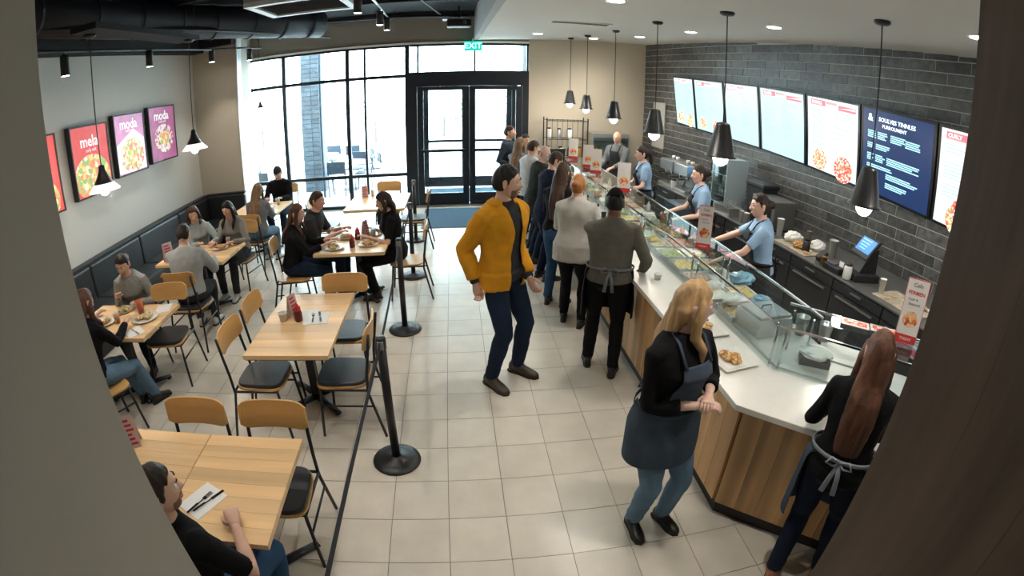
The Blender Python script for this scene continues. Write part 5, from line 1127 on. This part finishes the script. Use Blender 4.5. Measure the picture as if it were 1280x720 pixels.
    def hemsec(mb, h, infl):  # skirt-like continuation of a top below the hips
        p, rt_, fw_, up_ = F(0)
        if not sit: mb.ell([(p + V((0, -.006 * s, -h * s)), rt_ * (.178 * B * s + infl), fw_ * (.128 * B * s + infl)), (p + V((0, 0, .02)), rt_ * (.180 * B * s + infl), fw_ * (.126 * B * s + infl))], 22)
    if top:
        mb = MB(); torso(mb, lambda u: (.016 if u > .12 or not apron else .018) * s, .0 if sit else -.02, .52)
        if hem: hemsec(mb, hem, (.015 if apron else .018) * s)
        [arm(mb, A, lambda t: .012 * s + .004 * s * (1 - t), sleeve) for A in arms]
        # collar at the neck base
        remesh(mb, 'top', top, root, vox, 2, fold=.008, fs=10, stretch=(1, 1, .7))
    if jacket:
        jm, jhem, open_w = jacket
        mb = MB(); torso(mb, lambda u: .030 * s, -.02, .50); hemsec(mb, jhem, .030 * s); [arm(mb, A, lambda t: .020 * s + .006 * s * (1 - t), .97) for A in arms]
        pc_, rt2, fw2, up2 = F(.25 * s); 
        def keep(c):
            v = c - P; h = v.z / s; lx = v.dot(rt2); ly = v.dot(fw2) - .25 * 0
            w_ = open_w * s * (1.25 - 1.5 * h if h < .3 else .8 + 3.2 * (h - .3))
            front = v.y > .035 * s + math.tan(lean) * v.z
            return not (front and abs(lx) < max(w_, .02 * s) and h < .60)
        remesh(mb, 'jacket', jm, root, vox, 2, fold=.012, fs=7, stretch=(1, 1, .8), keep=keep, thick=.006)
        o_, r_, f_, u_ = F(.478 * s); cm = MB()
        for sg in (-1, 1):
            rs = []
            for k in range(9):
                ph = math.radians(38 + 142 * k / 8); dr = r_ * sg * math.sin(ph) + f_ * math.cos(ph); rad = lambda a, b: dr * math.sqrt(1 / ((math.sin(ph) / a) ** 2 + (math.cos(ph) / b) ** 2)) * s
                dn = .035 if k == 0 else (.012 if k == 1 else 0); p0 = o_ + rad(.074, .070) + u_ * (.058 - dn) * s; p1 = o_ + rad(.128 if k > 1 else .115, .112) + u_ * (.026 - 1.2 * dn) * s
                rs.append([o_ + rad(.072, .068) + u_ * (.02 - dn) * s, p0, p1, p1 - u_ * .006, p0 - u_ * .012])
            cm.rings(rs)
        cm.build('collar', jm, root, smooth=False, bevel=.003)
    if apron:
        am, style, alen = apron; mb = MB(); rr = []
        p, rt_, fw_, up_ = F(0); inf = .033 * s
        botw = .0
        if not sit: rr += [(p + V((0, .004, -alen * s)), rt_ * (.186 * B * s + inf), fw_ * (.128 * B * s + inf)), (p + V((0, .002, -alen * .5 * s)), rt_ * (.184 * B * s + inf), fw_ * (.130 * B * s + inf))]
        topu = .40 if style == 'bib' else .13
        for u, w_, d_, yo in secs:
            if u < -.01 or u > topu: continue
            q, r2, f2, u2 = F(u * s); bust = .018 if fem and .27 < u < .38 else 0; rr.append((q + f2 * (yo + bust * .6) * s, r2 * (w_ * s * B + inf), f2 * ((d_ + bust) * s * B + inf)))
        mb.ell(rr, 26)
        def keepa(c):
            v = c - P; h = v.z / s; cen = F(max(0, v.z))[0]; w = c - cen; fr2 = F(max(0, v.z)); lx = w.dot(fr2[1]); ly = w.dot(fr2[2])
            if h > topu - .012 or h < -alen + .010: return False
            if h > .12: return ly > .035 * s and abs(lx) < (.115 - .08 * (h - .12)) * s + .0
            return ly > -.075 * s if style == 'bib' or style == 'wrap' else ly > -.05 * s
        remesh(mb, 'apron', am, root, vox, 2, fold=.005, fs=8, stretch=(1, 1, .4), keep=keepa, thick=.004)
        # waist tie and bow at the back
        q, r2, f2, u2 = F(.10 * s); tie = MB(); w_, d_ = (.156 * B * s + .038 * s), (.112 * B * s + .036 * s); pts = []
        for k in range(25): a = 2 * PI * k / 24; pts.append(q + r2 * w_ * math.cos(a) + f2 * d_ * math.sin(a))
        tie.rings([[pt + u2 * z_ + (pt - q).normalized() * o_ for z_, o_ in ((-.011, 0), (.011, 0), (.011, .004), (-.011, .004))] for pt in pts], False)
        bk = q - f2 * (d_ + .008)
        for sg in (-1, 1):
            tie.tube([bk, bk + r2 * sg * .05 * s + u2 * .03 * s - f2 * .02, bk + r2 * sg * .075 * s - u2 * .01 * s - f2 * .02, bk + r2 * sg * .03 * s - u2 * .02 * s - f2 * .015, bk], .009 * s, 6, flat=.5)
            tie.tube([bk, bk + r2 * sg * .02 * s - u2 * .08 * s - f2 * .02, bk + r2 * sg * .035 * s - u2 * .19 * s - f2 * .01], [.012 * s, .014 * s, .016 * s], 6, flat=.3)
        tie.build('apron_tie', am if neckstrap is None else neckstrap, root, smooth=True)
        if style == 'bib':
            st = MB(); o_, r_, f_, u_ = F(.39 * s); o2, r3, f3, u3 = F(.485 * s)
            for sg in (-1, 1): st.tube([o_ + r_ * sg * .085 * s + f_ * .145 * s, o2 + r3 * sg * .088 * s + f3 * .062 * s + u3 * .004, o2 + r3 * sg * .080 * s - f3 * .0 + u3 * .032 * s, o2 + r3 * sg * .045 * s - f3 * .075 * s + u3 * .022 * s, o2 - f3 * .090 * s + u3 * .018 * s], .010 * s, 8, flat=.4)
            st.build('neck_strap', neckstrap or am, root, smooth=True)
    return root

c_mustard = cloth('mustard', (.60, .27, .015)); c_char = cloth('charcoal', (.035, .036, .042)); c_denim = cloth('dark denim', (.012, .022, .045)); c_blued = cloth('light denim', (.12, .20, .29)); c_middenim = cloth('mid denim', (.03, .075, .15))
c_black = cloth('black', (.007, .007, .008)); c_navy = cloth('navy', (.008, .012, .028)); c_slate = cloth('slate apron', (.055, .075, .105)); c_olive = cloth('grey olive', (.105, .10, .085)); c_lgrey = cloth('light grey', (.42, .41, .38)); c_polo = cloth('pale blue polo', (.27, .41, .60))
c_white = cloth('off white', (.55, .57, .60)); c_mgrey = cloth('mid grey', (.16, .17, .18)); c_dgrey = cloth('dark grey apron', (.03, .032, .036)); c_knit = cloth('grey marl knit', (.26, .26, .25), nz=(160, .45)); c_green = cloth('dark green grey', (.03, .036, .034))
s_black = M('black leather', (.012, .011, .010), .4); s_brown = M('dark brown leather', (.05, .035, .022), .5); s_tan = M('tan leather', (.30, .11, .05), .5); s_white = M('pale trainer', (.5, .5, .48), .6)
h_black = hairm('black', (.010, .008, .007)); h_brown = hairm('brown', (.045, .022, .012)); h_blond = hairm('blonde', (.42, .26, .12)); h_red = hairm('ginger', (.35, .14, .04)); h_aub = hairm('auburn', (.095, .040, .022)); h_dk = hairm('dark brown', (.022, .013, .009)); h_lb = hairm('light brown', (.20, .115, .06))
stub = M('dark stubble', (.20, .115, .08), .8)

# standing in the aisle
person('tall man in open mustard jacket and dark jeans walking down the aisle', .345, 3.88, -45, 1.95, False, feet=[(.25, 3.78, 0), (.50, 3.98, 0)], hands=[(.13, 3.76, .97), (.56, 3.80, .99)], poles=[(.25, -1, 0), (-.25, -1, 0)], head=(.70, -.08), hair=('short', h_black), top=c_char, hem=.06, pants=c_denim, shoe=s_brown, jacket=(c_mustard, .10, .05), near=True, beard=stub, curl=(.9, .8), lean=.03, palm=[(.9, .4, 0), (-.9, .3, 0)], build=.98)
person('blonde long haired woman in black top and slate apron in front of the counter corner', 1.03, 1.99, -76, 1.73, True, feet=[(.99, 2.03, 0), (1.19, 2.04, 0)], hands=[(1.11, 1.80, 1.09), (1.17, 1.84, 1.11)], head=(1.0, -.12), sk='pale', hair=('long', h_blond), top=c_black, sleeve=.80, hem=.04, pants=c_blued, shoe=s_black, apron=(c_slate, 'bib', .25), near=True, curl=(.9, 1.0), build=1.02, lean=.05, twist=.15, poles=[(.9, -.7, -.5), (-.9, -.7, -.5)])
person('woman with very long brown hair, back turned, at the angled counter end', 1.82, 1.41, 40, 1.66, True, feet=[(1.98, 1.30, 0), (1.70, 1.40, 0)], hands=[(2.13, 1.60, .98), (1.95, 1.75, .98)], head=(.1, -.15), hair=('verylong', h_aub), top=c_black, sleeve=1, hem=.05, pants=c_navy, shoe=s_tan, apron=(c_slate, 'wrap', .42), neckstrap=cloth('grey tie', (.25, .28, .32)), near=True, lean=.12)
# queue along the counter
person('worker in dark grey shirt and black cap, back turned, standing at the counter', 1.28, 3.97, 72, 1.73, False, feet=[(1.35, 3.84, 0), (1.17, 4.07, 0)], hands=[(1.60, 4.02, .95), (1.44, 4.28, .97)], head=(-.1, -.12), sk='brown', hair=('short', h_black), hat=M('black knit cap', (.006, .005, .005), .9, spec=.1, bump=(80, .4)), top=c_olive, sleeve=.98, hem=.03, pants=c_black, shoe=s_black, apron=(c_black, 'waist', .38), neckstrap=c_mgrey, near=True, build=1.08, lean=.10)
person('woman with ginger bun in light grey sweater and black trousers in the queue', 1.18, 4.93, 66, 1.68, True, feet=[(1.28, 4.84, 0), (1.13, 5.02, 0)], hands=[(1.48, 5.10, 1.02), (1.22, 5.28, 1.05)], head=(-.1, -.2), hair=('lowbun', h_red), top=c_lgrey, hem=.16, pants=c_black, shoe=s_black, lean=.12, build=1.16)
person('woman with long dark brown hair in blue jeans in the queue behind the ginger bun', 1.12, 5.45, 60, 1.72, True, hands=[(1.46, 5.62, 1.0), (1.20, 5.85, 1.02)], head=(-.15, -.1), hair=('verylong', h_brown), top=c_black, pants=c_middenim, shoe=s_brown, lean=.1)
person('short haired man in navy suit jacket with his head bent over the counter', 1.12, 6.28, 24, 1.76, False, hands=[(1.47, 6.25, 1.0), (1.46, 6.55, 1.0)], head=(-.35, -.45), hair=('short', h_brown), top=c_navy, hem=.14, pants=c_navy, shoe=s_black, lean=.2)
person('balding pink faced man in dark green grey coat leaning in the queue', 1.08, 6.98, 10, 1.76, False, hands=[(1.46, 6.9, 1.0), (1.46, 7.15, 1.0)], head=(-.9, -.3), sk='pale', hair=('bald', h_lb), top=c_green, hem=.18, pants=c_denim, shoe=s_brown, lean=.22)
person('brown haired person in off white shirt in the queue near the entrance doors', 1.08, 7.72, 32, 1.74, False, hands=[(1.46, 7.8, 1.0), (1.36, 8.0, 1.02)], head=(-.2, -.3), hair=('short', h_brown), top=c_white, hem=.1, pants=c_denim, shoe=s_black, lean=.16)
person('woman with long light brown hair and grey cardigan near the entrance doors', 1.02, 8.50, 48, 1.70, True, hands=[(1.40, 8.7, 1.0), (1.2, 8.85, 1.0)], head=(-.1, -.1), hair=('verylong', h_lb), top=c_mgrey, hem=.12, pants=c_black, shoe=s_black, lean=.06)
person('dark haired person half hidden between two customers near the doors', 1.20, 9.15, -60, 1.70, False, head=(0, -.1), hair=('short', h_dk), top=c_mgrey, pants=c_black, shoe=s_black)
person('brown haired man in slate grey jacket standing nearest the entrance doors', .93, 9.38, -25, 1.84, False, head=(.2, .0), hair=('short', h_brown), top=cloth('slate jacket', (.04, .055, .075)), hem=.1, pants=c_denim, shoe=s_black, hands=[(1.0, 9.1, 1.05), (1.2, 9.3, 1.05)])
# staff
def staff(lab, x, y, f, hands, head, hair, H=1.74, **k): person(lab, x, y, f, H, k.pop('fem', True), hands=hands, head=head, hair=hair, top=k.pop('top', c_polo), sleeve=k.pop('sleeve', .36), pants=c_black, shoe=s_black, apron=(c_dgrey, 'bib', .36), neckstrap=c_black, sk=k.pop('sk', 'pale'), **k)
staff('nearest staff woman in pale blue polo with glasses, reaching over the prep line', 2.86, 4.02, 158, [(2.44, 4.46, 1.05), (2.36, 4.02, 1.03)], (.10, -.12), ('lowbun', h_dk), glasses=True, lean=.14, near=True)
staff('staff woman in pale blue polo with dark hair working behind the second upright sign', 2.98, 5.62, 165, [(2.58, 5.78, 1.05), (2.56, 5.42, 1.05)], (.10, -.1), ('lowbun', h_dk), lean=.14)
staff('staff woman in pale blue polo with dark ponytail at the farther end of the counter', 2.84, 7.35, 172, [(2.48, 7.5, 1.03), (2.46, 7.15, 1.03)], (.10, -.15), ('pony', h_dk), glasses=True, lean=.12)
staff('balding man in dark grey shirt and black apron behind the far end of the counter', 3.02, 9.30, 220, [(2.62, 9.2, 1.05), (2.78, 8.9, 1.08)], (.1, -.3), ('bald', h_brown), 1.80, fem=False, top=c_mgrey, sleeve=.98, sk='light', lean=.1)
# seated diners
def diner(lab, x, y, f, hz, feet, hands, **k):
    k.setdefault('lean', .30); k.setdefault('head', (0, -.35)); person(lab, x, y, f, k.pop('H', 1.68), k.pop('fem', True), pelvis=(x, y, hz), feet=feet, hands=hands, **k)
dx = lambda x, y, f, d, s: (x + math.cos(math.radians(f)) * d + math.cos(math.radians(f - 90)) * s, y + math.sin(math.radians(f)) * d + math.sin(math.radians(f - 90)) * s)
def ft(x, y, f, d=.42, s=.1, z=0): a, b = dx(x, y, f, d, s), dx(x, y, f, d, -s); return [(a[0], a[1], z), (b[0], b[1], z)]
def hd(x, y, f, d=.42, s=.12, z=.80): a, b = dx(x, y, f, d, s), dx(x, y, f, d, -s); return [(a[0], a[1], z), (b[0], b[1], z)]
def D_(lab, x, y, f, d=.42, hdist=.42, **k): h = k.pop('hands', hd(x, y, f, hdist)); fe = k.pop('feet', ft(x, y, f, d)); diner(lab, x, y, f, .565, fe, h, **k)
D_('dark haired man in black t-shirt at the front table, half hidden by the grey column', -1.22, 1.16, 74, hands=[(-1.05, 1.42, .80), (-1.5, 1.25, .62)], H=1.72, fem=False, head=(-.55, -.05), hair=('short', h_dk), top=c_black, sleeve=.42, pants=c_middenim, shoe=s_black, near=True, beard=stub, lean=.08, curl=(1.2, .5), feet=[(-1.03, 1.5, 0), (-1.3, 1.5, 0)], poles=[(.8, -.3, -.8), None])
D_('woman in grey marl cardigan eating at the far side of the nearest booth table', -3.40, 4.30, -80, .3, hands=[(-3.42, 3.98, .86), (-3.16, 4.0, .80)], hair=('lowbun', h_dk), top=c_knit, pants=c_denim, shoe=s_black, lean=.38)
D_('woman in black sweater and blue jeans at the near side of the nearest booth table', -3.14, 3.00, 78, .5, hands=[(-2.98, 3.46, .82), (-3.30, 3.42, .90)], hair=('long', h_aub), top=c_black, pants=c_blued, shoe=s_black, lean=.28, feet=[(-2.9, 3.5, 0), (-3.06, 3.5, 0)])
D_('man in light grey shirt seen from behind at the middle booth table', -2.99, 4.76, 100, .4, hands=[(-2.86, 5.22, .80), (-3.2, 5.24, .80)], H=1.76, fem=False, hair=('short', h_dk), top=cloth('pale grey stripe', (.34, .36, .36)), pants=c_char, shoe=s_white, lean=.20, hem=.05, build=1.08)
D_('woman with brown hair on the banquette side of the middle booth table', -3.58, 6.22, -72, .3, hands=[(-3.4, 5.86, .80), (-3.2, 5.9, .80)], hair=('mid', h_brown), top=cloth('pale blue grey', (.30, .35, .36)), pants=c_denim, shoe=s_black)
D_('dark haired woman in grey cardigan at the far side of the middle booth table', -3.0, 6.30, -98, .4, hands=[(-3.16, 5.86, .80), (-2.86, 5.84, .80)], hair=('long', h_black), top=cloth('warm grey knit', (.24, .23, .21)), pants=c_char, shoe=s_white)
D_('blonde woman in grey top and light jeans, back to the camera by the pier', -3.02, 7.12, 85, .4, hands=[(-2.92, 7.56, .80), (-3.15, 7.58, .80)], hair=('long', h_lb), top=c_mgrey, pants=c_blued, shoe=s_white, lean=.24)
D_('man in black hooded top eating at the window end of the pier table', -3.20, 8.86, -88, .36, hands=[(-3.32, 8.42, .80), (-3.05, 8.4, .80)], H=1.76, fem=False, hair=('short', h_black), hat=M('black hood', (.015, .014, .013), .9), top=c_black, pants=c_denim, shoe=s_black, lean=.22)
D_('curly auburn haired woman in black sweater at the left of the busy table', -1.95, 5.53, 12, .42, hair=('long', h_aub), top=c_black, pants=c_denim, shoe=s_black, sleeve=.85, lean=.20, hands=[(-1.50, 5.50, .81), (-1.50, 5.68, .81)], head=(-.2, -.1))
D_('short haired man in dark grey t-shirt on the far left of the busy table', -1.88, 6.10, -5, .42, H=1.76, fem=False, hair=('short', h_brown), top=c_char, sleeve=.4, pants=c_denim, shoe=s_black, lean=.28, head=(-.1, -.15))
D_('woman with dark brown hair in black t-shirt on the right of the busy table', -.74, 5.94, 192, .30, H=1.72, hair=('mid', h_dk), top=c_black, sleeve=.42, pants=c_black, shoe=s_black, lean=.22, hands=[(-1.02, 6.0, .82), (-1.04, 5.66, .82)])
